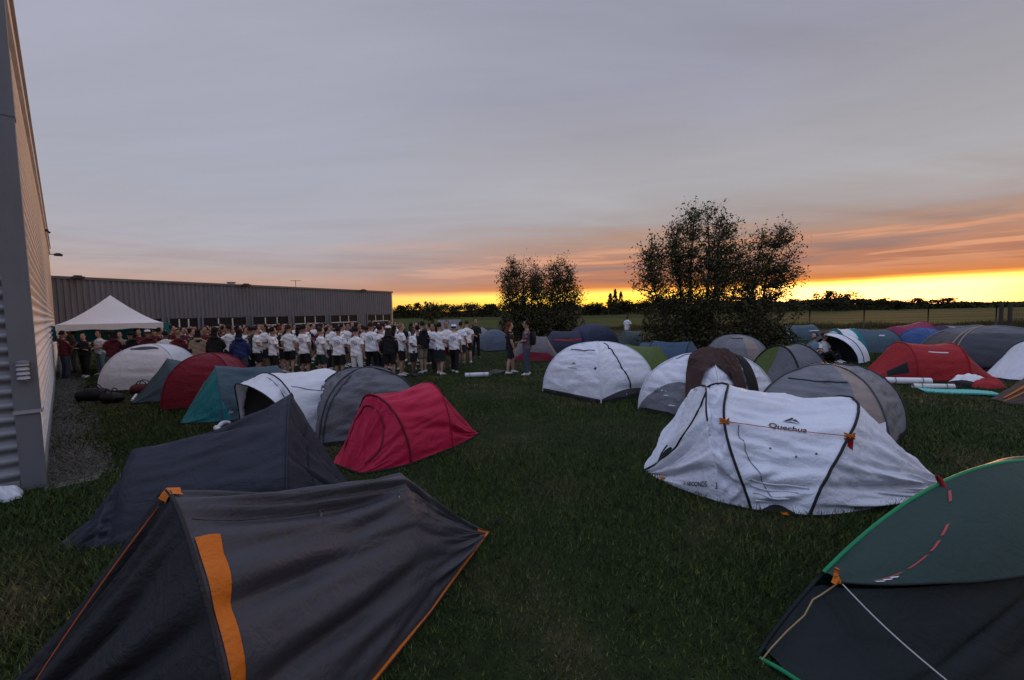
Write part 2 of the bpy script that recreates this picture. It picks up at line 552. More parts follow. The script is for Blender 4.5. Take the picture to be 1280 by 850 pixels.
# ------------------------------------------------------------------ buildings
def metal_mat(name, col, rough=.45):
    m, nt, b, out = newmat(name)
    tc = nd(nt, 'ShaderNodeTexCoord').outputs['Object']
    mp = nd(nt, 'ShaderNodeMapping', {'Vector': tc, 'Scale': (1, 1, .25)})
    a = nd(nt, 'ShaderNodeTexNoise', {'Vector': mp.outputs[0], 'Scale': 2.5, 'Detail': 8, 'Roughness': .7}).outputs[0]
    f = nd(nt, 'ShaderNodeTexNoise', {'Vector': tc, 'Scale': 30, 'Detail': 3}).outputs[0]
    c2 = tuple(c * .72 for c in col)
    nt.links.new(mixcol(nt, ramp(nt, a, [(.35, (0, 0, 0)), (.75, (1, 1, 1))]), col, c2), b.inputs['Base Color'])
    b.inputs['Metallic'].default_value = .15
    nt.links.new(math_n(nt, 'MULTIPLY_ADD', f, .3, rough - .15), b.inputs['Roughness'])
    return m


M_clad = metal_mat('grey_cladding', (.24, .245, .27), .5)
M_side = metal_mat('sunlit_cladding', (.80, .73, .66), .6)  # long wall's cladding, with the warm sunset light put into its colour
M_trim = metal_mat('grey_trim', (.16, .165, .185), .55)
M_dark = plain('dark_metal', (.02, .02, .022), .5)
M_rib = metal_mat('dark_cladding', (.15, .155, .18), .5)
M_white = plain('white_paint', (.75, .75, .75), .5, var=.1)
M_glass = plain('dark_pane', (.010, .011, .013), .55, var=.2, spec=.15)

H1 = 6.45
L1 = (26.5 - C0[1]) / WD[1]
wh = thing('warehouse', 'tall light warehouse with horizontally corrugated cladding at the left edge', 'building', C0)


def P1(d, z, n=0.0):
    return WD * d + WN * n + np.array([0, 0, z])


def PF(d, z, n=0.0):   # facade, outward is to the right of FD seen from outside
    FN = np.array([.724, -.690, 0])
    return FD * d + FN * n + np.array([0, 0, z])


def corr(fn, d0, d1, z0, z1, pitch, depth, nd_=2):
    nz = int((z1 - z0) / pitch * 8)
    z = np.linspace(z0, z1, nz)
    ph = (z / pitch) % 1.0
    off = depth * np.clip(1.5 * np.sin(ph * 2 * PI), -1, 1) * .5
    ds = np.linspace(d0, d1, nd_)
    return np.array([[fn(d, zz, o) for d in ds] for zz, o in zip(z, off)])


b = MB()
b.grid(corr(P1, .16, L1, .12, H1 - .3, .17, .045, 12))
b.build('side_wall', M_side, wh)
b = MB()
b.grid(corr(PF, .14, 9, .12, H1 - .3, .17, .055))
b.build('front_wall', M_clad, wh)
# flat corner flashing with two faces, in two lengths with an overlap joint
b = MB()
for z0, z1, pr in ((0.0, .98, .045), (.96, 4.55, .055), (4.53, H1 + .06, .063)):
    q = [PF(.165, z0, pr), PF(-pr, z0, pr), P1(.18, z0, pr)]
    r = [p + np.array([0, 0, z1 - z0]) for p in q]
    q[1] = q[1]
    q2 = [PF(.165, z0, -.03), C0 * 0 + np.array([0, 0, z0]), P1(.18, z0, -.03)]
    r2 = [p + np.array([0, 0, z1 - z0]) for p in q2]
    ring = lambda a, c: [a[0], a[1], a[2], c[2], c[1], c[0]]
    V = ring(q, q2) + ring(r, r2)
    b.add(V, [(i, (i + 1) % 6, (i + 1) % 6 + 6, i + 6) for i in range(6)] + [(11, 10, 9, 8, 7, 6), (0, 1, 2, 3, 4, 5)])
b.build('corner_flashing', M_trim, wh, smooth=False)
b = MB()
b.add([PF(.175, .955, .075), PF(-.07, .955, .075), PF(-.07, 1.0, .075), PF(.175, 1.0, .075)], [(0, 1, 2, 3)])
b.add([PF(-.07, .955, .075), P1(.19, .955, .075), P1(.19, 1.0, .075), PF(-.07, 1.0, .075)], [(0, 1, 2, 3)])
b.build('joint_strip', plain('joint_zinc', (.32, .32, .34), .5), wh, smooth=False)
# parapet band and coping on the long wall
b = MB()
for (n0, n1, z0, z1) in ((-.05, .07, H1 - .32, H1), (-.30, .11, H1, H1 + .07)):
    V = [P1(.2 if z1 <= H1 else -.05, z0, n0), P1(L1 + .03, z0, n0), P1(L1 + .03, z0, n1), P1(.2 if z1 <= H1 else -.05, z0, n1)]
    V += [v + np.array([0, 0, z1 - z0]) for v in V]
    b.add(V, [(0, 1, 2, 3), (7, 6, 5, 4), (0, 4, 5, 1), (1, 5, 6, 2), (2, 6, 7, 3), (3, 7, 4, 0)])
b.build('parapet', metal_mat('parapet_metal', (.68, .60, .53), .5), wh, smooth=False)  # sunset warmth put into the tan here as well
b = MB()
for fn, a0, a1 in ((P1, .2, L1), (PF, .17, 9)):
    V = [fn(a0, 0, -.02), fn(a1, 0, -.02), fn(a1, 0, .035), fn(a0, 0, .035)]
    V += [v + np.array([0, 0, .13]) for v in V]
    b.add(V, [(0, 1, 2, 3), (7, 6, 5, 4), (0, 4, 5, 1), (1, 5, 6, 2), (2, 6, 7, 3), (3, 7, 4, 0)])
b.build('plinth', plain('concrete', (.22, .22, .21), .9, bump=.3), wh, smooth=False)
# back and roof so the building is closed
b = MB()
V = [P1(0, H1 - .1, -.06), P1(L1, H1 - .1, -.06), P1(L1, H1 - .1, -.06) + FD * 9, P1(0, H1 - .1, -.06) + FD * 9]
b.add(V, [(0, 1, 2, 3)])
b.build('roof', M_trim, wh, smooth=False)
b = MB()
V = [P1(L1, 0, -.0), P1(L1, 0, 0) + FD * 9, P1(L1, H1 - .1, 0) + FD * 9, P1(L1, H1 - .1, 0)]
b.add(V, [(0, 1, 2, 3)])
V = [P1(L1, 0, 0) + FD * 9, P1(0, 0, 0) + FD * 9, P1(0, H1 - .1, 0) + FD * 9, P1(L1, H1 - .1, 0) + FD * 9]
b.add(V, [(0, 1, 2, 3)])
b.build('rear_wall', M_side, wh, smooth=False)

# louvred vent cap on the corner
pv = AT(38, 472, 4.95)
vt = thing('vent_cap', 'small pale louvred vent cap on the corner of the tall warehouse', 'vent', C0 + PF(.06, 1.36, .05))
b = MB()
for k in range(4):
    z = .045 + k * .055
    b.tube(PF(0, z, .05)[None] + np.array([[0, 0, -.018], [0, 0, .004], [0, 0, .02]]), [.058, .055, .038], 14)
b.build('louvre', plain('vent_paint', (.36, .36, .37), .5), vt)
b = MB()
b.tube([PF(0, 0, .05), PF(0, .23, .05)], .04, 10)
b.tube([PF(0, .225, .05), PF(0, .245, .05), PF(0, .26, .05)], [.066, .06, .02], 14)
b.build('housing', M_trim, vt)


def floodlight(name, label, p, dirv, arm=.55, group='floodlights on the two buildings', s=1.0):
    t = thing(name, label, 'floodlight', p)
    d = np.array(dirv, float)
    d /= np.linalg.norm(d)
    b = MB()
    b.tube([[0, 0, 0], d * arm * .6 + [0, 0, .02], d * arm], .025 * s, 6)
    b.build('arm', M_dark, t)
    rz = math.atan2(d[1], d[0])
    b = MB()
    c = d * (arm + .16 * s)
    b.box(c + np.array([0, 0, .0]), (.36 * s, .34 * s, .10 * s), rz)
    b.box(c + np.array([0, 0, .07 * s]), (.22 * s, .22 * s, .05 * s), rz)
    b.build('lamp_head', M_dark, t, smooth=False)
    b = MB()
    b.box(c + np.array([0, 0, -.056 * s]), (.30 * s, .28 * s, .012), rz)
    b.build('lens', M_glass, t, smooth=False)


dF = L1 * .93
floodlight('floodlight', 'black floodlight on a bracket high on the tall warehouse wall', C0 + P1(dF, 5.88, .02), WN, .22)
b = MB()
t = thing('wall_sensor', 'tiny dark sensor box high on the tall warehouse wall', 'sensor', C0 + P1(L1 * .62, 5.9, .03))
b.box(WN * .06, (.12, .12, .09), .8)
b.build('housing', M_dark, t, smooth=False)
b = MB()
b.tube([WN * .1 + [0, 0, -.04], WN * .16 + [0, 0, -.09]], [.035, .045], 8)
b.build('lens', M_glass, t)

# ------------------------------------------------------------------ rear low building
B0 = np.array([-28.6, 26.7, 0])
e1 = AT(490, 366, 53.0)
B1 = np.array([e1[0], e1[1], 0])
BD = (B1 - B0) / np.linalg.norm(B1 - B0)
BL = np.linalg.norm(B1 - B0)
BN = np.array([BD[1], -BD[0], 0])
if BN @ (-B0) < 0: BN = -BN
HB0 = AT(66, 347, B0[1])[2]
HB1 = e1[2]
HB = (HB0 + HB1) / 2
rb = thing('low_workshop', 'long low dark grey ribbed metal hall behind the crowd', 'building', B0)


def PB(d, z, n=0.0):
    return BD * d + BN * n + np.array([0, 0, z])


def on_wall(px, n=0.0):
    d = ray(px, 400)[:2]
    # CAM + t d = B0 + s BD + n BN
    A = np.array([[d[0], -BD[0]], [d[1], -BD[1]]])
    t, s_ = np.linalg.solve(A, (B0 + BN * n)[:2])
    return s_


pitch = .30
nr = int((BL + 4) / pitch)
xs, os_ = [], []
for k in range(nr):
    x0 = -4 + k * pitch
    for dx, o in ((0, 0), (.10, 0), (.14, .05), (.26, .05)):
        xs.append(x0 + dx)
        os_.append(o)
xs.append(BL); os_.append(0)
b = MB()
b.grid(np.array([[PB(x, z, o) for x, o in zip(xs, os_)] for z in (0, HB)]))
b.build('ribbed_wall', M_rib, rb, smooth=False)
b = MB()
V = [PB(-4, HB - .02, -.35), PB(BL + .06, HB - .02, -.35), PB(BL + .06, HB - .02, .12), PB(-4, HB - .02, .12)]
V += [v + np.array([0, 0, .17]) for v in V]
b.add(V, [(0, 1, 2, 3), (7, 6, 5, 4), (0, 4, 5, 1), (1, 5, 6, 2), (2, 6, 7, 3), (3, 7, 4, 0)])
b.build('roof_edge', metal_mat('edge_metal', (.13, .13, .145), .5), rb, smooth=False)
b = MB()
V = [PB(-4, HB - .05, -.1), PB(BL, HB - .05, -.1), PB(BL, HB - .05, -25), PB(-4, HB - .05, -25)]
b.add(V, [(0, 1, 2, 3)])
b.build('roof', M_trim, rb, smooth=False)
b = MB()
V = [PB(BL, 0, -.01), PB(BL, 0, -25), PB(BL, HB, -25), PB(BL, HB, -.01)]
b.add(V, [(0, 1, 2, 3)])
b.build('end_wall', M_rib, rb, smooth=False)
# roller doors with a glazed top row
for (xa, xb) in ((108, 150), (161, 201), (211, 246), (253.5, 306.5), (315.5, 359.5), (367, 405.5), (413, 445.5), (459, 487.5)):
    s0, s1 = on_wall(xa), on_wall(xb)
    zt = 2.04
    b = MB()
    V = [PB(s0, .0, .0), PB(s1, .0, .0), PB(s1, 0, .085), PB(s0, 0, .085)]
    V += [v + np.array([0, 0, zt]) for v in V]
    b.add(V, [(0, 1, 2, 3), (7, 6, 5, 4), (0, 4, 5, 1), (1, 5, 6, 2), (2, 6, 7, 3), (3, 7, 4, 0)])
    dr = b.build('roller_door', M_glass, rb, smooth=False)
    b = MB()
    zb = 1.33
    w = .05
    for k in (0, 1):
        s_ = s0 + (s1 - s0) * (k + 1) / 3
        b.add([PB(s_ - w, zb, .10), PB(s_ + w, zb, .10), PB(s_ + w, zt - .06, .10), PB(s_ - w, zt - .06, .10)], [(0, 1, 2, 3)])
    b.add([PB(s0 + .05, zb - .09, .105), PB(s1 - .05, zb - .09, .105), PB(s1 - .05, zb, .105), PB(s0 + .05, zb, .105)], [(0, 1, 2, 3)])
    b.add([PB(s0 + .05, .6, .105), PB(s1 - .05, .6, .105), PB(s1 - .05, .66, .105), PB(s0 + .05, .66, .105)], [(0, 1, 2, 3)])
    b.build('window_frame', plain('frame_grey', (.55, .55, .56), .5), dr, smooth=False)
    for s_, sg in ((s0, -1), (s1, 1)):
        b = MB()
        V = [PB(s_, 0, 0), PB(s_ + sg * .12, 0, 0), PB(s_ + sg * .12, 0, .13), PB(s_, 0, .13)]
        V += [v + np.array([0, 0, zt + .1]) for v in V]
        b.add(V, [(0, 1, 2, 3), (7, 6, 5, 4), (0, 4, 5, 1), (1, 5, 6, 2), (2, 6, 7, 3), (3, 7, 4, 0)])
        b.build('door_jamb', M_rib, dr, smooth=False)
for px, lab in ((97, 'black floodlight on the low hall roof edge nearest the tall warehouse'), (305, 'black floodlight in the middle of the low hall roof edge'),
                (451, 'black floodlight near the right end of the low hall roof edge')):
    floodlight('floodlight', lab, B0 + PB(on_wall(px), HB + .06, .10), BN, .25, s=1.5)
t = thing('rooftop_vent', 'small pale vent box on the roof of the low hall', 'vent', B0 + PB(on_wall(297), HB, -.6))
b = MB(); b.box((0, 0, .15), (.5, .5, .3), .4); b.build('housing', plain('zinc', (.35, .34, .33), .5), t, smooth=False)
b = MB(); b.box((0, 0, .325), (.6, .6, .05), .4); b.build('lid', M_trim, t, smooth=False)
t = thing('aerial', 'thin television aerial on the roof of the low hall', 'aerial', B0 + PB(on_wall(376), HB, -.5))
b = MB(); b.tube([[0, 0, 0], [0, 0, .85]], .022, 6); b.build('mast', M_dark, t)
b = MB()
b.tube([[-.5, 0, .8], [.5, 0, .8]], .015, 5)
for k in range(6):
    b.tube([[-.45 + k * .18, -.22, .8], [-.45 + k * .18, .22, .8]], .012, 5)
b.build('antenna', M_dark, t)

# low pale fence of sheet panels right of the hall
p0, p1 = G(543, 402), G(578, 402)
p0, p1 = np.array([-9.0, 52, 0]), np.array([-6.2, 52.5, 0])
t = thing('panel_fence', 'short pale grey sheet fence standing right of the low hall', 'fence', p0)
d = p1 - p0
b = MB()
n = 28
b.grid(np.array([[d * k / n + np.array([0, .05 * (k % 2), z]) for k in range(n + 1)] for z in (.05, 1.25)]))
b.build('panel', plain('fence_sheet', (.34, .35, .36), .6), t, smooth=False)
for k in range(4):
    b = MB(); b.tube([d * k / 3 + [0, .08, 0], d * k / 3 + [0, .08, 1.3]], .04, 6); b.build('post', M_trim, t)

# ------------------------------------------------------------------ gravel strip beside the long wall
gs = MB()
zz = []
n = 40
L = [C0 + P1(-.25 + (L1 + .2) * k / n, .006, .03) for k in range(n + 1)]
Rr = [C0 + P1(-.25 + (L1 + .2) * k / n, .006, .50 + .10 * math.sin(k * 1.7) + .08 * math.sin(k * .6)) for k in range(n + 1)]
gs.grid(np.array([L, Rr]))
mg, nt, bb, out = newmat('gravel')
tc = nd(nt, 'ShaderNodeTexCoord').outputs['Object']
vo = nd(nt, 'ShaderNodeTexVoronoi', {'Vector': tc, 'Scale': 26.0})
cc = ramp(nt, nd(nt, 'ShaderNodeSeparateColor', {0: vo.outputs['Color']}).outputs[0], [(0, (.03, .027, .024)), (.6, (.075, .068, .06)), (1, (.15, .135, .12))])
nt.links.new(cc, bb.inputs['Base Color'])
bb.inputs['Roughness'].default_value = .9
bp = nd(nt, 'ShaderNodeBump', {'Strength': 1.0, 'Distance': .03, 'Height': vo.outputs['Distance']})
bp.invert = True
nt.links.new(bp.outputs[0], bb.inputs['Normal'])
tag(gs.build('gravel_path', mg, smooth=False), kind='structure')
V = []
base = np.array([[1, 0, 0], [-.5, .87, 0], [-.5, -.87, 0], [0, 0, .8], [0, 0, -.5]])
for _ in range(4200):
    d_, n_ = rng.random() ** 1.4 * (L1 - 1), .06 + rng.random() * .66
    c = C0 + P1(d_, .014, n_)
    s_ = (.010 + .016 * rng.random()) * (1 + d_ * .03)
    a = rng.random() * 6.28
    co, si = math.cos(a), math.sin(a)
    q = base * s_ * (.7 + .6 * rng.random((5, 3)))
    q = np.stack([q[:, 0] * co - q[:, 1] * si, q[:, 0] * si + q[:, 1] * co, q[:, 2]], 1) + c
    for i, j in ((0, 1), (1, 2), (2, 0)):
        V += [q[i], q[j], q[3]]
o = bpy.data.objects.new('gravel_stones', quick_mesh('gravel_stones', np.array(V), 0, 3, [plain('stone', (.105, .095, .085), .9, var=.6, scale=40)]))
COL.objects.link(o)
tag(o, 'loose grey brown stones on the strip along the tall warehouse wall', 'gravel', kind='stuff')

# ------------------------------------------------------------------ pop-up canopy
M_canv = fabric('canopy_white', (.82, .80, .80), .6, .25, .12, dirt=.05)
M_teal = fabric('teal_sheet', (.012, .16, .17), .55, .4, .05)
gz = thing('pop_up_canopy', 'white pop-up canopy with a pointed roof and teal side sheet behind', 'canopy', (-16.3, 17.5, 0), math.atan2(.68, .73))
hw, ez, pz = 1.5, 1.92, 3.06
nt_ = 13
P = np.zeros((nt_, 49, 3))
for i in range(nt_):
    t_ = i / (nt_ - 1)
    for j in range(49):
        k, s_ = divmod(j / 12, 1)
        k = int(k) % 4
        cs = [(-1, -1), (1, -1), (1, 1), (-1, 1)]
        a, c = np.array(cs[k]), np.array(cs[(k + 1) % 4])
        p = a + (c - a) * s_
        sag = .12 * math.sin(PI * s_) * math.sin(PI * min(t_ * 1.4, 1)) * .5
        rr = 1 - t_
        z = ez + (pz - ez) * (t_ ** 1.32) - sag
        P[i, j] = (p[0] * hw * rr, p[1] * hw * rr, z)
b = MB(); b.grid(P); b.build('roof', M_canv, gz, sharp=30)
V = np.zeros((3, 49, 3))
for j in range(49):
    for i in range(3):
        V[i, j] = P[0, j] * (1.006, 1.006, 1) - np.array([0, 0, .22 * i / 2 + .012 * math.sin(j * 1.3) * i])
b = MB(); b.grid(V); b.build('valance', M_canv, gz, sharp=30)
for sx in (-1, 1):
    for sy in (-1, 1):
        b = MB(); b.box((sx * 1.46, sy * 1.46, .95), (.045, .045, 1.9)); lg = b.build('leg', M_white, gz, smooth=False)
        b = MB(); b.box((sx * 1.46, sy * 1.46, 1.62), (.07, .07, .2)); b.build('bracket', M_white, lg, smooth=False)
        b = MB(); b.box((sx * 1.46, sy * 1.46, .012), (.12, .12, .024)); b.build('foot_plate', M_white, lg, smooth=False)
b = MB()
n = 24
b.grid(np.array([[(-1.9 + 3.9 * k / n, 1.52 + .03 * math.sin(k * 1.9), z + (.05 * math.sin(k * .7) if z < 1.5 else -.06 * math.sin(PI * k / n))) for k in range(n + 1)] for z in (1.18, 1.5, 1.86)]))
b.build('side_sheet', M_teal, gz)
b = MB()
for sy in (-1, 1):
    b.tube([(-1.46, sy * 1.46, 1.84), (1.46, sy * 1.46, 1.84)], .018, 5)
    b.tube([(sy * 1.46, -1.46, 1.84), (sy * 1.46, 1.46, 1.84)], .018, 5)
b.build('truss', M_white, gz)

# ------------------------------------------------------------------ trees
M_bark = plain('bark', (.035, .03, .025), .9, var=.4, bump=.5)
M_leaf = plain('birch_leaf', (.060, .064, .020), .7, var=.5, scale=3, spec=.2)
M_leaf2 = plain('shrub_leaf', (.055, .050, .020), .75, var=.6, scale=2, spec=.2)
M_leaff = plain('far_leaf', (.035, .034, .015), .8, var=.4, scale=.2, spec=.1)


def leaf_quads(C_, size, r, flat=0.0):
    n = len(C_)
    d = r.normal(size=(n, 3))
    d /= np.linalg.norm(d, axis=1)[:, None]
    e = r.normal(size=(n, 3))
    e -= d * np.sum(d * e, 1)[:, None]
    e /= np.linalg.norm(e, axis=1)[:, None]
    s_ = (size * (.6 + .8 * r.random(n)))[:, None]
    a, b_ = d * s_, e * s_ * .55
    return np.stack([C_ - a, C_ + b_, C_ + a, C_ - b_], 1)


def make_tree(name, label, loc, stems, blobs, ntips, leaves_per, leaf, seed, group=None, mat=None, spread=.16, lean=(0.25, 0), cat='tree', twig=.008):
    """blobs: (centre, radii, weight) of the crown; stems: list of (base xy, top xyz)"""
    r = np.random.default_rng(seed)
    t = thing(name, label, cat, loc)
    if group: t['group'] = group
    tb, bb_ = MB(), MB()
    stem_pts = []
    for (bx, by), top in stems:
        top = np.array(top, float)
        n = 10
        u = np.linspace(0, 1, n)[:, None]
        p = np.array([bx, by, 0]) * (1 - u) + top * u
        p[:, 0] += .18 * np.sin(u[:, 0] * 4 + r.random() * 6) * u[:, 0]
        p[:, 1] += .15 * np.sin(u[:, 0] * 4 + r.random() * 6) * u[:, 0]
        h = top[2]
        tb.tube(p, np.linspace(.016 * h + .012, .008, n), 6)
        stem_pts.append(p)
    wts = np.array([bl[2] for bl in blobs], float)
    wts /= wts.sum()
    LV = []
    for _ in range(ntips):
        bl = blobs[r.choice(len(blobs), p=wts)]
        d = r.normal(size=3)
        d /= np.linalg.norm(d)
        tip = np.array(bl[0]) + d * np.array(bl[1]) * (r.random() ** .45) * (.90 + .24 * vnoise(d[0] * 3 + bl[0][0], d[2] * 3 + bl[0][2], seed) + .1 * r.random())
        # leave from the nearest stem, lower down, then sweep up
        best, bd = None, 1e9
        for p in stem_pts:
            for q in p[2:]:
                if q[2] < tip[2] - .1:
                    dd = np.linalg.norm((q - tip) * (1, 1, .7)) + r.random() * .7
                    if dd < bd: best, bd = q, dd
        if best is None:
            best = stem_pts[0][2]
            bd = np.linalg.norm(best - tip)
        n = 7
        u = np.linspace(0, 1, n)[:, None]
        mid = best * .45 + tip * .55 + np.array([0, 0, -.12 * bd]) + r.normal(size=3) * .06 * bd
        p = best * (1 - u) ** 2 + 2 * mid * u * (1 - u) + tip * u ** 2
        bb_.tube(p, np.linspace(.009 + .011 * bd, .004, n), 4, cap=False)
        k = max(4, int(leaves_per * (.35 + 1.3 * r.random())))
        uu = .35 + .7 * r.random(k) ** .8
        q = best * (1 - uu[:, None]) ** 2 + 2 * mid * uu[:, None] * (1 - uu[:, None]) + tip * uu[:, None] ** 2
        q = q + r.normal(size=(k, 3)) * spread * (.5 + .8 * r.random())
        # side twigs
        for w in range(3):
            a = p[3 + w]
            e = a + (r.normal(size=3) * .28 + np.array([lean[0] * .4, 0, .22]))
            bb_.tube([a, (a + e) / 2 + [0, 0, -.02], e], [.007, .006, .003], 3, cap=False)
            m_ = max(2, k // 5)
            q = np.concatenate([q, a + (e - a) * (.4 + .75 * r.random((m_, 1))) + r.normal(size=(m_, 3)) * .05])
        LV.append(q)
    Q = np.concatenate(LV)
    Q = Q[Q[:, 2] > .03]
    tb.build('trunk', M_bark, t)
    bb_.build('branches', M_bark, t)
    me = quick_mesh('crown', leaf_quads(Q, leaf, r), 0, 4, [mat or M_leaf])
    o = bpy.data.objects.new('crown', me)
    COL.objects.link(o)
    o.parent = t
    return t


def bush(name, label, loc, blobs, n, leaf, seed, mat=None, group=None):
    r = np.random.default_rng(seed)
    t = thing(name, label, 'shrub', loc, 0, group)
    Q = []
    st = MB()
    for (c, rd, w) in blobs:
        k = int(n * w)
        d = r.normal(size=(k, 3))
        d /= np.linalg.norm(d, axis=1)[:, None]
        q = np.array(c) + d * np.array(rd) * (r.random((k, 1)) ** .4) * (.85 + .35 * vnoise(d[:, 0] * 4 + c[0], d[:, 2] * 4 + c[1], seed)[:, None])
        Q.append(q[q[:, 2] > .02])
        for _ in range(10):
            a = r.normal(size=3) * np.array(rd) * .75
            tip = np.array(c) + np.array([a[0], a[1], abs(a[2]) + rd[2] * .55])
            st.tube([[c[0] * .6, c[1] * .6, 0], (np.array([c[0], c[1], 0]) + tip) / 2, tip], [.03, .018, .004], 4, cap=False)
            m_ = 26
            Q.append(tip + r.normal(size=(m_, 3)) * (.1, .1, .16))
    st.build('stems', M_bark, t)
    me = quick_mesh('foliage', leaf_quads(np.concatenate(Q), leaf, r), 0, 4, [mat or M_leaf2])
    o = bpy.data.objects.new('foliage', me)
    COL.objects.link(o)
    o.parent = t
    return t


# big birch pair, about 20 m away
TB = np.array([9.0, 20.6, 0])
make_tree('birch_tree', 'tallest dark multi-stemmed birch against the sunset, loose airy crown', TB, 
          [((-.6, 0), (-1.2, 0, 5.6)), ((-.2, .3), (-.3, .2, 6.9)), ((.1, -.2), (.4, -.2, 7.0)), ((-.9, .2), (-2.4, .3, 4.4)), ((.4, .1), (1.2, .2, 6.0))],
          [((-.3, 0, 5.2), (2.1, 1.6, 1.8), 1.0), ((-1.6, 0, 3.5), (2.2, 1.6, 1.7), 1.2), ((.6, 0, 3.9), (2.0, 1.6, 1.9), 1.1), ((.0, 0, 6.5), (1.2, .9, .8), .28), ((1.1, 0, 6.0), (.8, .8, .7), .2), ((-2.4, 0, 4.4), (1.2, 1, 1.0), .3), ((-.5, 0, 2.4), (2.6, 1.4, 1.0), .7), ((-1.1, 0, 4.9), (1.7, 1.2, 1.2), .7), ((1.7, .2, 4.2), (1.3, 1.1, 1.3), .7)],
          660, 15, .058, 5, lean=(.5, 0), spread=.19)
make_tree('birch_tree', 'shorter dark birch close right of the tallest one, crown leaning right', TB + [3.0, .6, 0],
          [((-.3, 0), (.2, 0, 5.6)), ((.1, .2), (1.1, .1, 5.6)), ((.2, -.1), (-.7, 0, 4.4))],
          [((.4, 0, 4.5), (1.7, 1.3, 1.5), 1.0), ((-.4, 0, 3.2), (1.8, 1.3, 1.4), 1.0), ((1.2, 0, 5.6), (1.0, .7, .55), .25), ((1.6, 0, 3.7), (1.0, .8, .9), .35), ((.3, 0, 2.2), (1.9, 1.2, .9), .5)],
          380, 14, .058, 6, lean=(.6, 0), spread=.19)
bush('dense_shrub', 'dense dark shrub under the tallest birch', TB + [-1.6, -.2, 0], [((0, 0, 1.0), (1.7, 1.2, 1.35), .5), ((1.6, .2, 1.1), (1.4, 1.1, 1.3), .5)], 5200, .075, 21)
bush('dense_shrub', 'dense dark shrub under the shorter birch leaning right', TB + [2.6, -.1, 0], [((-.5, 0, .95), (1.6, 1.2, 1.3), .5), ((1.2, .3, .7), (1.2, 1.0, .95), .4)], 4600, .075, 22)
# smaller clump on the left, about 31 m away
TS = np.array([2.0, 31.0, 0])
make_tree('willow_tree', 'left of two small dark trees in the middle distance', TS + [-1.15, 0, 0],
          [((-.1, 0), (-.6, 0, 5.9)), ((.1, .1), (.2, 0, 6.2)), ((.2, 0), (.9, 0, 5.2)), ((-.2, 0), (-1.2, 0, 4.3))],
          [((-.3, 0, 4.6), (1.9, 1.1, 1.5), 1.2), ((.5, 0, 3.5), (1.9, 1.3, 1.3), 1.0), ((-.8, 0, 3.2), (1.5, 1.0, 1.3), .8), ((-.9, 0, 5.2), (.7, .6, .8), .2), ((.2, 0, 2.2), (2.2, 1.2, 1.0), .7), ((1.1, 0, 4.0), (1.1, 1, 1.1), .6)], 380, 13, .066, 8, lean=(.3, 0), spread=.19)
make_tree('willow_tree', 'right of two small dark trees in the middle distance', TS + [1.3, .3, 0],
          [((-.1, 0), (.1, 0, 6.0)), ((.1, .1), (-.6, 0, 5.0)), ((.2, 0), (.9, 0, 4.6))],
          [((.1, 0, 4.5), (1.7, 1.0, 1.5), 1.2), ((.2, 0, 3.2), (1.8, 1.2, 1.3), 1.0), ((1.4, 0, 3.2), (1.0, .8, 1.0), .4), ((.2, 0, 2.1), (2.0, 1.2, 1.0), .6)], 310, 13, .066, 9, lean=(.3, 0), spread=.19)
bush('dense_shrub', 'dense dark shrub under the two small middle-distance trees', TS, [((-1.7, 0, 1.0), (1.6, 1.3, 1.5), .4), ((.2, 0, 1.1), (1.7, 1.3, 1.6), .4), ((1.9, 0, 1.0), (1.4, 1.3, 1.4), .3)], 5600, .095, 23)

# bare spindly tree beyond the hall's right end
make_tree('bare_tree', 'sparse spindly tree rising over the hedge right of the low hall', AT(540, 390, 92) * (1, 1, 0),
          [((-.2, 0), (-1.0, 0, 4.6)), ((.2, 0), (1.2, 0, 4.4)), ((0, .2), (.1, 0, 4.9))], [((0, 0, 3.2), (2.9, 2, 1.5), 1), ((0, 0, 1.6), (3.2, 2, 1.4), .6)], 110, 12, .16, 12)

# ------------------------------------------------------------------ far treeline: single trees in front of a far wood
def far_proto(seed, kind):
    r = np.random.default_rng(seed)
    Q = []
    if kind == 'poplar':
        n = 420
        z = r.random(n)
        rr = .55 * np.sin(PI * np.clip(z * .9 + .08, 0, 1)) ** .7
        a = r.random(n) * 6.28
        k = r.random(n) ** .5
        Q = np.stack([np.cos(a) * rr * k * .3, np.sin(a) * rr * k * .3, .06 + z * .94], 1)
    else:
        for _ in range(9):
            c = np.array([r.normal() * .22, r.normal() * .2, .55 + r.normal() * .15])
            d = r.normal(size=(75, 3))
            d /= np.linalg.norm(d, axis=1)[:, None]
            Q.append(c + d * (r.random((75, 1)) ** .4) * np.array([.26, .26, .22]) * (.7 + .5 * r.random()))
        d = r.normal(size=(160, 3)) * np.array([.32, .25, .12]) + [0, 0, .2]
        Q.append(d)
        Q = np.concatenate(Q)
        Q[:, 2] = np.abs(Q[:, 2])
        Q[:, 2] *= 1 / Q[:, 2].max()
    return quick_mesh('crown', leaf_quads(Q, .055, r), 0, 4, [M_leaff])


protos = [far_proto(100 + k, 'round') for k in range(5)]
pop = [far_proto(120 + k, 'poplar') for k in range(2)]
tk = MB(); tk.tube([[0, 0, 0], [0, 0, .3], [.01, 0, .6]], [.028, .02, .008], 5)
tkm = tk.mesh('trunk', [M_bark])


def far_tree(px, ytop, Y, wpx, label, group, me, name='field_tree'):
    p = AT(px, 385, Y)
    z = AT(px, ytop, Y)[2]
    s_ = z
    wx = wpx / F * Y
    t = thing(name, label, 'tree', (p[0], p[1], 0), random.random() * 6, group)
    for nm, m_ in (('trunk', tkm), ('crown', me)):
        o = bpy.data.objects.new(nm, m_)
        COL.objects.link(o)
        o.parent = t
        o.scale = (wx, wx, s_)
    return t


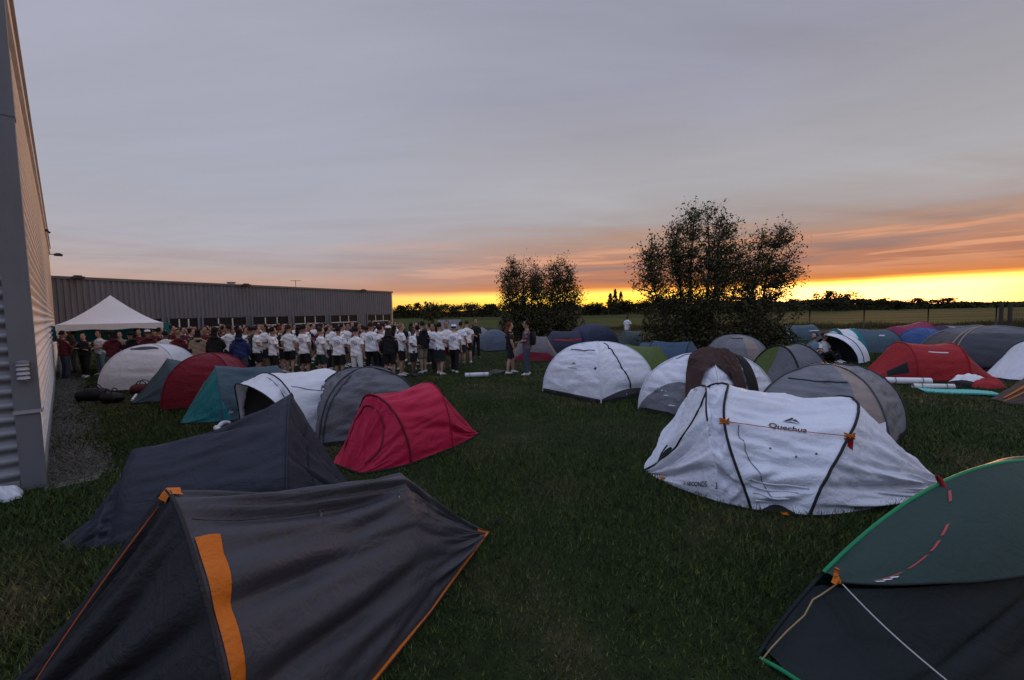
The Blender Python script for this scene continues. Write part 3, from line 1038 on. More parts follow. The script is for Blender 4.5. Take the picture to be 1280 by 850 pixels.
g1 = 'trees of the far treeline'
for px, yt, w in ((763, 367, 9), (769, 362, 8), (776, 365, 8)):
    far_tree(px, yt, 190, w * 2.6, {763: 'lower pointed poplar left of the two taller ones on the horizon', 769: 'tallest pointed poplar on the horizon between the dark trees', 776: 'pointed poplar right of the tallest poplar on the horizon'}[px], 'poplars on the horizon', random.choice(pop), 'poplar_tree')
far_tree(1034, 362, 180, 21, 'round-crowned tree standing above the treeline, left one of two', 'round trees above the treeline', protos[0])
far_tree(1056, 364, 180, 22, 'round-crowned tree standing above the treeline, right one of two', 'round trees above the treeline', protos[1])
row = []
x = 496
while x < 1200:
    if x < 620: yt = 379 + random.uniform(-2, 3)
    elif x < 745: yt = 378 + random.uniform(-3, 3)
    elif x < 800: yt = 376 + random.uniform(-3, 3)
    elif x < 960: yt = 372 + random.uniform(-3, 3)
    elif x < 1070: yt = 374 + random.uniform(-2, 3)
    elif x < 1190: yt = 374 + random.uniform(-2.5, 1.5)
    else: yt = 376
    w = random.uniform(16, 30)
    far_tree(x, yt, random.uniform(165, 200), w, 'round dark tree in the continuous far treeline under the sunset', g1, random.choice(protos))
    x += w * random.uniform(.45, .8)
# low hedge and wood mass behind
N = 15000
pxs = rng.uniform(470, 1330, N)
az = (pxs - 640) / F
Yh = 205 + rng.normal(0, 6, N)
ht = np.interp(pxs, [470, 600, 760, 960, 1080, 1190, 1330], [3.2, 3.0, 3.4, 4.6, 4.2, 2.2, 1.5]) * (1 + .35 * vnoise(pxs * .06, pxs * 0, 31))
Q = np.stack([az * Yh, Yh, np.abs(rng.random(N)) ** .8 * ht], 1)
o = bpy.data.objects.new('far_wood', quick_mesh('far_wood', leaf_quads(Q, .75, rng), 0, 4, [M_leaff]))
COL.objects.link(o)
tag(o, 'low dark hedge and wood along the horizon', 'far wood', kind='stuff')

# ------------------------------------------------------------------ field fence
def post_at(px, ybase):
    p = G(px, ybase)
    return p


fence_pts = [(958, 414.5), (1012, 412), (1080, 408.5), (1160, 405.5), (1245, 402.5)]
FP = [np.array([p[0], 43 - (p[0] - 17) * .22, 0]) for p in (AT(px, 400, 43 - 0) for px, _ in fence_pts)]
# posts on one straight line, found along their sight lines
A_, B_ = np.array([15.0, 43.5]), np.array([41.0, 36.0])
FP = []
for px in (900, 958, 1012, 1080, 1160, 1245, 1340):
    d = ray(px, 400)[:2]
    t_, _s = np.linalg.solve(np.array([[d[0], -(B_ - A_)[0]], [d[1], -(B_ - A_)[1]]]), A_)
    FP.append(np.array([d[0] * t_, d[1] * t_, 0]))
fe = thing('field_fence', 'thin wire fence on dark posts along the edge of the field', 'fence', FP[2])
for p in FP:
    b = MB()
    b.tube([p - FP[2], p - FP[2] + [0, 0, 1.75]], .05, 6)
    b.build('post', M_dark, fe)
b = MB()
for z in (.3, .75, 1.2, 1.6):
    for a, c in zip(FP[:-1], FP[1:]):
        m_ = (a + c) / 2 - [0, 0, .03]
        b.tube([a - FP[2] + [0, 0, z], m_ - FP[2] + [0, 0, z], c - FP[2] + [0, 0, z]], .008, 4, cap=False)
b.build('wire', M_dark, fe)
for px, lab in ((1251, 'thick dark gate post, left one of the pair near the right edge'), (1262, 'thick dark gate post, right one of the pair near the right edge')):
    d = ray(px, 400)
    Yp = 30.5
    p = np.array([d[0] / d[1] * Yp, Yp, 0])
    t = thing('gate_post', lab, 'post', p)
    b = MB(); b.box((0, 0, 1.05), (.16, .16, 2.1)); b.build('post_shaft', M_dark, t, smooth=False)
    b = MB(); b.box((0, 0, 2.13), (.20, .20, .05)); b.build('cap', M_dark, t, smooth=False)
d0, d1 = ray(1262, 400), ray(1300, 400)
t = thing('mesh_gate', 'see-through wire mesh gate beside the pair of gate posts', 'gate', d0 / d0[1] * 30.5 * (1, 1, 0))
w_ = 2.1
b = MB()
b.tube([(.1, 0, .15), (.1, 0, 2.0), (w_, -.5, 2.0), (w_, -.5, .15), (.1, 0, .15)], .03, 6)
b.build('gate_frame', M_dark, t)
b = MB()
for k in range(1, 22):
    u = k / 22
    b.tube([(.1 + (w_ - .1) * u, -.5 * u, .15), (.1 + (w_ - .1) * u, -.5 * u, 2.0)], .006, 3, cap=False)
for k in range(1, 9):
    b.tube([(.1, 0, .15 + .2 * k), (w_, -.5, .15 + .2 * k)], .006, 3, cap=False)
b.build('mesh_panel', M_dark, t)
# ------------------------------------------------------------------ tents
M_wht = fabric('white_polyester', (.74, .76, .82), .55, .42, .10, dirt=.08)
M_wht2 = fabric('white_polyester_smooth', (.74, .75, .80), .55, .35, .10, dirt=.08)
M_gry = fabric('grey_polyester', (.135, .14, .155), .6, .45, .05)
M_gry2 = fabric('mid_grey_polyester', (.20, .205, .225), .6, .4, .06)
M_chr = fabric('charcoal_polyester', (.048, .049, .061), .48, .22, .03, dirt=.12, spec=.34)
M_chr2 = fabric('dark_mesh_panel', (.026, .025, .027), .7, .35, .03, dirt=.1)
M_nvy = fabric('slate_navy_polyester', (.036, .037, .052), .6, .25, .03)
M_red = fabric('crimson_polyester', (.50, .014, .060), .5, .28, .12, dirt=.08)
M_red2 = fabric('bright_red_polyester', (.36, .018, .022), .55, .4, .12, dirt=.1)
M_crm = fabric('wine_red_polyester', (.20, .010, .026), .55, .4, .12)
M_tl = fabric('teal_polyester', (.015, .21, .24), .55, .45, .10)
M_slt = fabric('slate_blue_polyester', (.060, .105, .135), .6, .45, .06)
M_grn = fabric('olive_green_polyester', (.085, .13, .03), .6, .4, .12)
M_blu = fabric('blue_polyester', (.04, .075, .13), .6, .4, .08)
M_blu2 = fabric('bright_blue_polyester', (.06, .12, .30), .6, .4, .1)
M_pnk = fabric('raspberry_polyester', (.28, .03, .085), .6, .4, .12)
M_pur = fabric('purple_grey_polyester', (.085, .055, .085), .6, .4, .06)
M_tan = fabric('sand_sleeve_and_sun_rim', (.34, .27, .23), .6, .3, .08)
M_org = fabric('orange_trim', (.62, .16, .015), .5, .3, .08, dirt=.05)
M_brn = fabric('brown_polyester', (.085, .06, .045), .65, .45, .05)
M_gtn = fabric('dark_green_polyester', (.026, .054, .045), .5, .2, .08, dirt=.1)
M_gtd = fabric('black_green_inner', (.008, .013, .014), .6, .16, .02)
M_grt = fabric('green_piping', (.01, .24, .09), .5, .1, 0)
M_blk = fabric('black_webbing', (.010, .010, .012), .6, .2, 0)
M_inn = plain('interior_shade', (.006, .006, .007), .9)  # near-black that paints the shade inside open tents
M_cord = plain('cord', (.45, .45, .43), .7)
M_ocord = plain('orange_cord', (.45, .09, .02), .7)
M_steel = plain('peg_steel', (.5, .5, .5), .35, metal=.9)
M_ink = plain('print_ink', (.012, .012, .018), .6)
M_inkw = plain('white_print', (.7, .7, .7), .6)
M_pinkr = plain('red_reflective', (.38, .05, .04), .5)


def K(xt, w, h, xf=None, n=2.0, yc=0.0, xm=0.0):
    return dict(xm=xm, xt=xt, xf=xt if xf is None else xf, w=w, h=h, n=n, yc=yc)


def hoop(k, nv):
    v = np.linspace(-1, 1, nv)
    a = v * PI / 2
    sn, cs = np.sin(a), np.cos(a)
    y = k['yc'] * 1.0 + k['w'] * np.sign(sn) * np.abs(sn) ** (2 / k['n'])
    z = k['h'] * np.maximum(cs, 0) ** (2 / k['n'])
    x = k['xt'] + (k['xf'] - k['xt']) * np.abs(sn) ** 1.6 - k['xm'] * np.sin(PI * np.abs(v)) ** 1.3
    return np.stack([x, y, z], 1)


def loft(keys, seg=12, nv=41, sag=.05, wr=.010, seed=0, ease=True, pull=.04, crease=1.0, tens=1.3, nc=16, cs=.22, ca=1.6, flat=()):
    rows, info, base = [], [], []
    H = [hoop(k, nv) for k in keys]
    v = np.linspace(-1, 1, nv)
    for i in range(len(keys) - 1):
        A, B = H[i], H[i + 1]
        us = np.linspace(0, 1, seg + 1)
        if i < len(keys) - 2: us = us[:-1]
        grow = keys[i + 1]['w'] - keys[i]['w']
        for u in us:
            eu = u
            if ease and abs(grow) > .12 and min(keys[i]['h'], keys[i + 1]['h']) < .2:
                eu = math.sin(u * PI / 2) ** .8 if grow > 0 else 1 - math.sin((1 - u) * PI / 2) ** .8
                eu = .6 * eu + .4 * u
            w_ = math.sin(PI * u)
            P = A * (1 - u) + B * u
            P[:, 1] = A[:, 1] * (1 - eu) + B[:, 1] * eu
            top = np.cos(v * PI / 2)
            P[:, 2] -= sag * w_ * top
            P[:, 1] *= 1 - pull * w_ * (1 - top * .4) * (np.abs(v) < .98)
            rows.append(P)
            info.append((i, u))
    P = np.array(rows)
    uu = np.array([i + u for i, u in info])[:, None]
    ws = np.array([math.sin(PI * min(u, 1)) ** .6 if u not in (0, 1) else 0 for _, u in info])[:, None]
    vv = v[None, :]
    d = .9 * vnoise(uu * 1.3, vv * 6 + 3, seed) + 1.1 * crease * (.45 - np.abs(vnoise(uu * 1.5 + vv * 1.5, vv * 12 - uu * 1.6, seed + 1))) + .55 * crease * (.4 - np.abs(vnoise(uu * 2.3 - vv * 2, vv * 23 + uu * 2, seed + 2)))
    edge = np.clip((1 - np.abs(vv)) * 9, .15, 1)
    for q, (a_, b_, w_) in enumerate(((.55, 6.5, .17), (.8, 10.5, .20), (1.6, 7.5, .15))):
        nn = vnoise(uu * a_ + vv * (.0, .4, -1.3)[q], vv * b_ + uu * (.5, -.8, 1.1)[q], seed + 4 + q)
        d = d - tens * (1.0, .8, .7)[q] * np.exp(-(nn / w_) ** 2) * np.clip(.4 + 1.2 * vnoise(uu * 1.1, vv * 2.3, seed + 8 + q), 0, 1)
    dc = np.zeros_like(d)
    rc = np.random.default_rng(seed + 900)
    tot = uu.max()
    for q in range(nc):          # long pulled creases running from hoop to hoop
        v0, sl_, w_, am = rc.uniform(-.96, .96), rc.normal() * cs, rc.uniform(.018, .042), rc.uniform(.3, 1.0)
        um, ul = rc.uniform(.1, tot - .1), rc.uniform(.45, 1.1)
        line_ = v0 + sl_ * (uu - um) + .03 * vnoise(uu * 1.5, uu * 0 + q, seed + 30)
        e_ = (vv - line_) / w_
        dc += am * (-np.exp(-e_ ** 2) + .45 * np.exp(-((e_ - 2.0) / 1.3) ** 2)) * np.exp(-((uu - um) / ul) ** 4)
    d = d + dc * ca * .019 / wr
    for (fu, fv, ru, rv) in flat:      # taut where the print is
        d = d * (1 - .93 * np.exp(-((uu - fu) / ru) ** 4 - ((vv - fv) / rv) ** 4))
    P = P + normals(P) * (wr * d * (.15 + .85 * ws) * edge)[..., None]
    P[:, 0, 2] = P[:, -1, 2] = .012
    P[..., 2] = np.maximum(P[..., 2], .008)
    return P, info


def split(t, P, parts, fn, cv=False, sharp=None):
    """one mesh per named part; fn(i,j) gives the part's index"""
    out = []
    for k, (nm, mt) in enumerate(parts):
        b = MB()
        b.grid(P, lambda i, j: 0 if fn(i, j) == k else -1)
        if b.f:
            out.append(b.build(nm, mt, t, sharp=sharp))
        else:
            out.append(None)
    return out


def sheet(t, ring, mat=None, lip=.05, grow=1.015):
    """groundsheet: floor and a low tub rim following the hem"""
    ring = np.array(ring)
    c = ring.mean(0)
    b = MB()
    lo = (ring - c) * [grow, grow, 0] + [c[0], c[1], .010]
    hi = (ring - c) * [grow * .985, grow * .985, 0] + [c[0], c[1], lip]
    n = len(ring)
    b.grid(np.array([lo, hi]), cv=True)
    b.add(lo + [0, 0, .004], [tuple(range(n))])
    return b.build('groundsheet', mat or M_blk, t, sharp=40)


def seam(t, P, N, pts, r=.010, mat=None, name='door_zip', off=.006, seg=5, n=24):
    pts = np.array(pts, float)
    s_ = np.linspace(0, len(pts) - 1, n)
    # smooth the polyline a little
    q = np.stack([np.interp(s_, range(len(pts)), pts[:, k]) for k in (0, 1)], 1)
    for _ in range(3):
        q[1:-1] = (q[:-2] + 2 * q[1:-1] + q[2:]) / 4
    b = MB()
    b.tube([S(P, a, c, N, off) for a, c in q], r, seg)
    return b.build(name, mat or M_blk, t)


def line(t, pts, r=.003, mat=None, name='guy_line', sag=0.0, n=12):
    a, c = np.array(pts[0], float), np.array(pts[1], float)
    u = np.linspace(0, 1, n)[:, None]
    p = a * (1 - u) + c * u
    p[:, 2] -= sag * np.sin(PI * u[:, 0])
    b = MB()
    b.tube(p, r, 5)
    return b.build(name, mat or M_cord, t)


def peg(t, p, d=(0, 0)):
    b = MB()
    b.tube([[p[0] + d[0], p[1] + d[1], -.05], [p[0], p[1], .05], [p[0] - d[0] * .3, p[1] - d[1] * .3, .065], [p[0] - d[0] * .6, p[1] - d[1] * .6, .05]], .005, 6)
    return b.build('peg', M_steel, t)


def text_on(t, P, N, s, u0, v0, ex, ey, mat, name='printed_name', off=.006, shear=0.0, bold=0.0):
    """text laid on a grid surface. ex, ey: (du, dv) for one unit (letter height) along and up the writing"""
    cu = bpy.data.curves.new('txt', 'FONT')
    cu.body = s
    cu.size = 1.0
    cu.shear = shear
    cu.offset = bold
    cu.resolution_u = 3
    tmp = bpy.data.objects.new('txt', cu)
    COL.objects.link(tmp)
    bpy.context.view_layer.update()
    me = bpy.data.meshes.new_from_object(tmp.evaluated_get(bpy.context.evaluated_depsgraph_get()))
    bpy.data.objects.remove(tmp)
    bpy.data.curves.remove(cu)
    w = max((v.co.x for v in me.vertices), default=0)
    nb = sum(S(N, u0 + a * ex[0] * w, v0 + a * ex[1] * w + c * ey[1]) for a in (-.5, -.25, 0, .25, .5) for c in (-.4, .4))
    nb /= np.linalg.norm(nb)
    for v in me.vertices:
        x, y = v.co.x - w / 2, v.co.y - .35
        v.co = S(P, u0 + x * ex[0] + y * ey[0], v0 + x * ex[1] + y * ey[1]) + nb * off
    me.materials.clear()
    me.materials.append(mat)
    me.name = name
    o = bpy.data.objects.new(name, me)
    COL.objects.link(o)
    o.parent = t
    return o


def peak_mark(t, P, N, u0, v0, ex, ey, mat, off=.006):
    """small printed mountain-and-wave mark"""
    polys = [[(-1.0, -.1), (-.35, .35), (0, .75), (.25, .5), (.05, .35), (-.2, .1)], [(.05, .2), (.45, .5), (1.1, -.15), (.55, .12)], [(-1.2, -.25), (0, -.02), (1.2, -.3), (0, -.14)]]
    b = MB()
    for pl in polys:
        b.add([S(P, u0 + x * ex[0] + y * ey[0], v0 + x * ex[1] + y * ey[1], N, off) for x, y in pl], [tuple(range(len(pl)))])
    return b.build('printed_mark', mat, t, smooth=False)


def loft_tent(name, label, loc, rz, keys, parts, fn=None, poles=(), group=None, seg=12, nv=41, sheet_mat=None, pole_mat=None, pole_r=.012, hole=False, cat='tent', lip=.05, **kw):
    t = thing(name, label, cat, (loc[0], loc[1], 0), rz, group)
    P, info = loft(keys, seg, nv, **kw)
    N = normals(P)
    v = np.linspace(-1, 1, nv)
    if fn is None:
        f2 = lambda i, j: 0
    else:
        f2 = lambda i, j: fn(info[i][0], info[i][1], (v[j] + v[j + 1]) / 2)
    split(t, P, parts, f2)
    for k in poles:
        i = min(k * seg, len(P) - 1)
        b = MB()
        b.tube(P[i] + N[i] * .004, pole_r, 6)
        b.build('pole_sleeve', pole_mat or M_blk, t)
    ring = list(P[:, 0]) + list(P[::-1, -1])
    sheet(t, ring, sheet_mat, lip=lip)
    return t, P, N


def dome_pts(L, Wd, h, ns=14, nt_=26, px=.85, pz=.9, seed=0, wr=.012, sag=.035, bot=.0):
    cs = [np.array(c, float) for c in ((-L / 2, -Wd / 2), (L / 2, -Wd / 2), (L / 2, Wd / 2), (-L / 2, Wd / 2))]
    th = np.linspace(0, PI / 2, nt_)
    hor, z = np.maximum(np.cos(th), 0) ** px, h * np.sin(th) ** pz
    hor[-1] = .004
    P = np.zeros((nt_, 4 * ns + 1, 3))
    for c in range(4 * ns + 1):
        k, s_ = divmod(c, ns)
        s_ /= ns
        a, b_ = cs[k % 4], cs[(k + 1) % 4]
        p = a * (1 - s_) + b_ * s_
        tt = th / (PI / 2)
        pull = 1 - sag * np.sin(PI * s_) * np.sin(PI * np.clip(tt, 0, 1)) - bot * np.sin(PI * s_)
        P[:, c, 0], P[:, c, 1] = p[0] * hor * pull, p[1] * hor * pull
        P[:, c, 2] = z
    s_ = (np.arange(4 * ns + 1) / ns)[None]
    tt = (th / (PI / 2))[:, None]
    win = np.sin(PI * (s_ % 1)) ** .5 * np.clip((1 - tt) * 4, 0, 1)
    d = .8 * vnoise(tt * 5, s_ * 2.5, seed) + 1.1 * (.45 - np.abs(vnoise(tt * 8 + s_ * 2, s_ * 4 - tt * 4, seed + 1))) + .6 * (.4 - np.abs(vnoise(tt * 15 - s_ * 4, s_ * 7 + tt * 6, seed + 2)))
    for q, (a_, b_, w_) in enumerate(((7, 1.2, .17), (11, 2.2, .2), (5, 3.4, .15))):
        nn = vnoise(tt * a_ + s_ * (.3, -1.2, 2.0)[q], s_ * b_ + tt * (.4, 1.0, -2.0)[q], seed + 4 + q)
        d = d - 1.2 * np.exp(-(nn / w_) ** 2) * np.clip(.4 + 1.2 * vnoise(tt * 2.3, s_ * 1.3, seed + 8 + q), 0, 1)
    rc = np.random.default_rng(seed + 900)
    dc = np.zeros_like(d)
    for q in range(28):
        k_, t0, sl_, w_, am = q % 4, rc.uniform(.04, .85), rc.normal() * .22, rc.uniform(.012, .026), rc.uniform(.3, 1.0)
        sm, sw = rc.uniform(.1, .9), rc.uniform(.25, .6)
        q2 = s_ - k_ - sm
        e_ = (tt - t0 - sl_ * q2) / w_
        dc += am * (-np.exp(-e_ ** 2) + .45 * np.exp(-((e_ + 2.0) / 1.3) ** 2)) * np.exp(-(q2 / sw) ** 4) * ((s_ >= k_) & (s_ <= k_ + 1))
    d = d + dc * .030 / wr
    P = P + normals(P) * (wr * d * (.1 + win))[..., None]
    P[0, :, 2] = .02
    return P


def dome_tent(name, label, loc, rz, L, Wd, h, parts, fn=None, group=None, ns=14, nt_=26, sheet_mat=None, pole_mat=None, pole_r=.013, lip=.06, cat='tent', poles=True, **kw):
    t = thing(name, label, cat, (loc[0], loc[1], 0), rz, group)
    P = dome_pts(L, Wd, h, ns, nt_, **kw)
    N = normals(P)
    f2 = (lambda i, j: 0) if fn is None else (lambda i, j: fn(j // ns, (j % ns + .5) / ns, (i + .5) / (nt_ - 1)))
    split(t, P, parts, f2)
    if poles:
        for k in (0, 1):
            A, B = P[:, k * ns] + N[:, k * ns] * .005, P[::-1, (k + 2) * ns] + N[::-1, (k + 2) * ns] * .005
            b = MB()
            b.tube(np.concatenate([A, B[1:]]), pole_r, 6)
            b.build('pole_sleeve', pole_mat or M_blk, t)
    sheet(t, P[0, :-1], sheet_mat, lip=lip, grow=1.02)
    return t, P, N


def overlay(t, P, N, name, mat, lo, hi, s0, s1, off=.006, nu=8, nv=40):
    """cloth panel sewn on a grid surface between two curves u = lo(s), hi(s)"""
    b = MB()
    b.grid(np.array([[S(P, lo(q) * (1 - a) + hi(q) * a, s0 + (s1 - s0) * q, N, off) for q in np.linspace(0, 1, nv)] for a in np.linspace(0, 1, nu)]))
    return b.build(name, mat, t)


def overlay_v(t, P, N, name, mat, lo, hi, u0, u1, off=.006, nu=24, nv=14):
    """the same between two curves v = lo(q), hi(q) along u"""
    b = MB()
    b.grid(np.array([[S(P, u0 + (u1 - u0) * q, lo(q) * (1 - a) + hi(q) * a, N, off) for a in np.linspace(0, 1, nv)] for q in np.linspace(0, 1, nu)]))
    return b.build(name, mat, t)


def dv(panel, s_):       # dome column parameter
    return (panel + s_) / 4.0


# ---- big charcoal tent in the foreground, orange trim
GT = 'tents pitched on the lawn'
t, P, N = loft_tent('ridge_tent', 'large charcoal tent with orange strap and orange hem in the near left foreground', (-1.71, 2.06), rad(52.6),
                    [K(-.72, .05, .02, yc=.62), K(0, .78, 1.25, n=1.55), K(1.40, .40, .90, n=1.5, xf=1.30), K(2.36, .03, .02)],
                    [('fly', M_chr), ('vestibule', M_chr2)], lambda k, u, v: 1 if k == 0 else 0, seg=26, nv=161, sag=.045, wr=.018, tens=1.2, seed=40, ease=False, pull=.02, crease=.8, nc=42, cs=.06, ca=4.0, lip=.02, group=GT)
sg = 26
# orange strap beside the front hoop: wide at the top, narrower lower down
jn = 81
rows = []
for q in np.linspace(0, 1, 30):
    v = .355 - .30 * q                 # grid parameter 0..1, near side is towards 0
    w0 = .335 + .004
    wd = (.020 - .012 * min(1, q * 1.6)) + .004
    rows.append([S(P, w0 + wd * a, v, N, .008 + .006 * math.sin(PI * a)) for a in np.linspace(0, 1, 5)])
b = MB(); b.grid(np.array(rows)); b.build('strap', M_org, t)
b = MB()
b.tube([P[i, 0] + [0, 0, .012] + N[i, 0] * .006 for i in range(sg, 3 * sg + 1)], .011, 6)
b.build('hem_piping', M_org, t)
b = MB()
tip = P[-1, 80]
b.grid(np.array([[S(P, .955 + .045 * a, .5 - .42 * c, N, .006) for c in np.linspace(-1, 1, 7)] for a in np.linspace(0, 1, 6)]))
b.build('corner_patch', M_org, t)
b = MB()
b.tube([tip + [0, 0, .01], tip + [.08, .01, .02], tip + [.13, .0, .03]], .006, 5)
b.tube([tip + [.15, .02, .0], tip + [.15, .0, .045], tip + [.20, -.01, .05]], .010, 6)
b.build('peg_loop', M_blk, t)
# orange tab over the hoop top and the cord that leaves it
b = MB()
b.grid(np.array([[S(P, .333 + .010 * a, .50 - .035 + .06 * c, N, .014) for c in np.linspace(0, 1, 7)] for a in np.linspace(-1, 1.2, 5)]))
b.build('tab', M_org, t)
b = MB()
b.tube([S(P, .333, v, N, .002) for v in np.linspace(0.0, 1, 60)], .010, 6)
b.build('pole_sleeve', M_chr2, t)
line(t, [S(P, .318, .47, N, .03), S(P, .05, .12, N, .06)], .0035, M_ocord, sag=-.035)
for (u, v) in ((.50, .37), (.64, .36)):
    b = MB()
    c = S(P, u, v, N, .008)
    b.tube([c + [0, 0, .022], c + [.004, -.004, 0], c - [0, 0, .024]], [.005, .008, .005], 6)
    b.build('toggle', M_steel, t)
seam(t, P, N, [(.345, .395), (.45, .385), (.60, .378), (.68, .37)], .0025, M_chr, 'roof_seam', .001)

# ---- dark slate tent behind it
t, P, N = loft_tent('ridge_tent', 'long dark slate tent with a sharp peak behind the large charcoal tent', (-1.95, 5.0), rad(-158.8),
                    [K(0, .12, .02), K(.6, .78, 1.22, n=1.5), K(2.05, .50, .78, n=1.5), K(2.20, .46, .45, n=1.6), K(2.55, .34, .03)],
                    [('fly', M_nvy)], None, seg=14, nv=121, sag=.10, wr=.026, nc=30, cs=.28, ca=2.4, seed=50, lip=.02, pull=.02, group=GT)
b = MB(); b.tube(P[14] + N[14] * .004, .012, 6); b.build('pole_sleeve', M_nvy, t)
seam(t, P, N, [(.19, .52), (.17, .75), (.13, .98)], .006, M_chr2, 'door_zip')
b = MB()
c = S(P, .55, .62, N, .006)
b.grid(np.array([[S(P, .545 + .02 * a, .60 + .03 * c_ + .02 * a, N, .008) for c_ in (0, .5, 1)] for a in (0, .5, 1)]))
b.build('label_patch', M_gry2, t)
b = MB()
e = P[0, 28]
for k in range(5):
    a = e + [.05 + .04 * k, .05 * math.sin(k * 2), .01]
    b.tube([a, a + [.03, .05, .03], a + [.06, .1, .005]], .004, 4)
b.build('guy_line', M_cord, t)

# ---- crimson pop-up
t, P, N = loft_tent('popup_tent', 'bright crimson pop-up tent lying right of the grey dome', (-2.3, 5.7), rad(53),
                    [K(0, .34, .02), K(.46, .62, .95, xf=.62), K(1.55, .60, .97, xf=1.45), K(2.32, .40, .02)],
                    [('canopy', M_red)], None, poles=(1,), pole_mat=M_crm, seg=18, nv=97, sag=.05, wr=.022, nc=30, cs=.12, ca=2.0, seed=60, lip=.03, sheet_mat=M_blk, group=GT, pole_r=.016)
seam(t, P, N, [(.06, .22), (.16, .2), (.265, .30), (.295, .46), (.28, .62), (.18, .70), (.07, .72)], .013, M_crm, 'door_zip')
b = MB(); b.tube(P[36] + N[36] * .003, .007, 5); b.build('seam_tape', M_crm, t)

# ---- grey dome behind the crimson one
t, P, N = dome_tent('dome_tent', 'plain grey dome tent between the white open pop-up and the crimson pop-up', (-2.72, 7.85), rad(28), 1.75, 1.7, 1.12, [('canopy', M_gry)], seed=70, ns=22, nt_=40, wr=.036, group=GT, pole_mat=M_nvy, sag=.02)
for k in (0, 1):
    seam(t, P, N, [(.02, dv(k, .03)), (.4, dv(k, .05)), (.75, dv(k, .12))], .012, M_nvy, 'door_zip')

# ---- white open pop-up with black inside
t, P, N = loft_tent('popup_tent', 'white pop-up tent with its dark doorway open, left of the grey dome', (-4.5, 7.7), rad(56),
                    [K(-.42, .93, .93, xf=-.05), K(.05, 1.0, 1.06, xf=.1), K(1.25, .92, 1.0, n=2.2), K(2.15, .4, .02)],
                    [('canopy', M_wht2), ('hood', M_wht)], lambda k, u, v: 1 if k == 0 else 0, poles=(0, 1), seg=14, nv=53, sag=.05, wr=.026, seed=80, group=GT)
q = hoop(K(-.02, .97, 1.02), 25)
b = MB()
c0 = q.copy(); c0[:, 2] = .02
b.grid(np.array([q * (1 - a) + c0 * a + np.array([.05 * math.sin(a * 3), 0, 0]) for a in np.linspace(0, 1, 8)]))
b.build('doorway_shade', M_inn, t)  # black sheet closing the hoop, put in for the doorway's shade
b = MB()
yy = np.linspace(-.93, -.45, 6)
b.grid(np.array([[(.02 + .10 * a + .02 * math.sin(5 * y + 3 * a), y + .35 * a * (y + .95), (1 - abs(y) ** 2.2) ** .5 * .98 * (1 - a) + .03) for y in yy] for a in np.linspace(0, 1, 9)]))
b.build('door_flap', M_wht2, t)
b = MB()
a_ = np.linspace(0, 1, 14)
b.tube(np.stack([-.2 - .35 * np.sin(a_ * PI), .3 + .75 * a_, .05 + .05 * np.sin(a_ * 9) ** 2], 1), .045, 7)
b.build('rolled_door', M_wht, t)
text_on(t, P, N, 'Air', .53, .27, (.040, 0), (0, .055), M_ink, shear=.4, bold=.02)
seam(t, P, N, [(.36, .30), (.5, .24), (.66, .25)], .006, M_gry, 'vent_line')

# ---- teal tent with slate roof
t, P, N = loft_tent('popup_tent', 'teal fronted tent with slate roof in front of the wine red dome', (-6.75, 8.6), rad(30),
                    [K(0, .42, .03), K(.62, .74, 1.08, n=1.7, xf=.75), K(1.75, .70, 1.0, n=1.8), K(2.5, .35, .03)],
                    [('roof', M_slt), ('front_panel', M_tl)],
                    lambda k, u, v: 1 if k == 0 else 0, seg=14, nv=53, sag=.05, wr=.028, seed=90, poles=(1,), pole_mat=M_slt, group=GT)
overlay_v(t, P, N, 'open_door', M_blk, lambda q: .50 - .0 * q, lambda q: .66 - .10 * q, .01, .245, .008)
overlay_v(t, P, N, 'side_panel', M_tl, lambda q: .0, lambda q: .46 * (1 - q ** .8), .25, .40, .005)
b = MB()
b.grid(np.array([[S(P, .02 + .225 * a, .47 + .03 * c + .01 * a, N, .02) for c in (0, .5, 1)] for a in np.linspace(.25, 1, 10)]))
b.build('rolled_flap', M_wht2, t)
text_on(t, P, N, 'Air', .38, .08, (.022, 0), (0, .03), M_inkw)

# ---- wine red dome
t, P, N = dome_tent('dome_tent', 'wine red dome tent rising behind the teal fronted tent', (-7.35, 10.35), rad(15), 1.5, 1.4, 1.22, [('canopy', M_crm)], seed=100, group=GT, pole_mat=M_crm)
# ---- slate tent with a black doorway
t, P, N = loft_tent('popup_tent', 'slate grey tent with a black zipped doorway in front of the white dome', (-9.55, 10.6), rad(38),
                    [K(0, .35, .03), K(.75, .72, 1.05, n=1.6, xf=.8), K(1.8, .65, .85, n=1.8), K(2.5, .35, .03)],
                    [('canopy', M_slt)], None, seg=12, wr=.022, seed=110, poles=(1,), pole_mat=M_slt, group=GT)
overlay_v(t, P, N, 'open_door', M_blk, lambda q: .40 + .04 * q, lambda q: .66 - .08 * q, .01, .32, .008)
b = MB()
b.tube([S(P, .02 + .03 * a, .32 + .3 * a, N, .03) for a in np.linspace(0, 1, 8)], .03, 6)
b.build('rolled_door', M_wht2, t)
# ---- white dome at the back left
t, P, N = dome_tent('dome_tent', 'plain white dome tent at the far left near the canopy', (-11.05, 13.1), rad(18), 1.95, 1.75, 1.30, [('canopy', M_wht2)], seed=120, group=GT, pole_mat=M_wht2)
b = MB(); b.grid(np.array([[S(P, .70 + .06 * a * (1 - (2 * c - 1) ** 2), dv(0, .15 + .7 * c), N, .01 + .05 * a) for c in np.linspace(0, 1, 12)] for a in (0, .5, 1)])); b.build('vent_hood', M_gry, t)

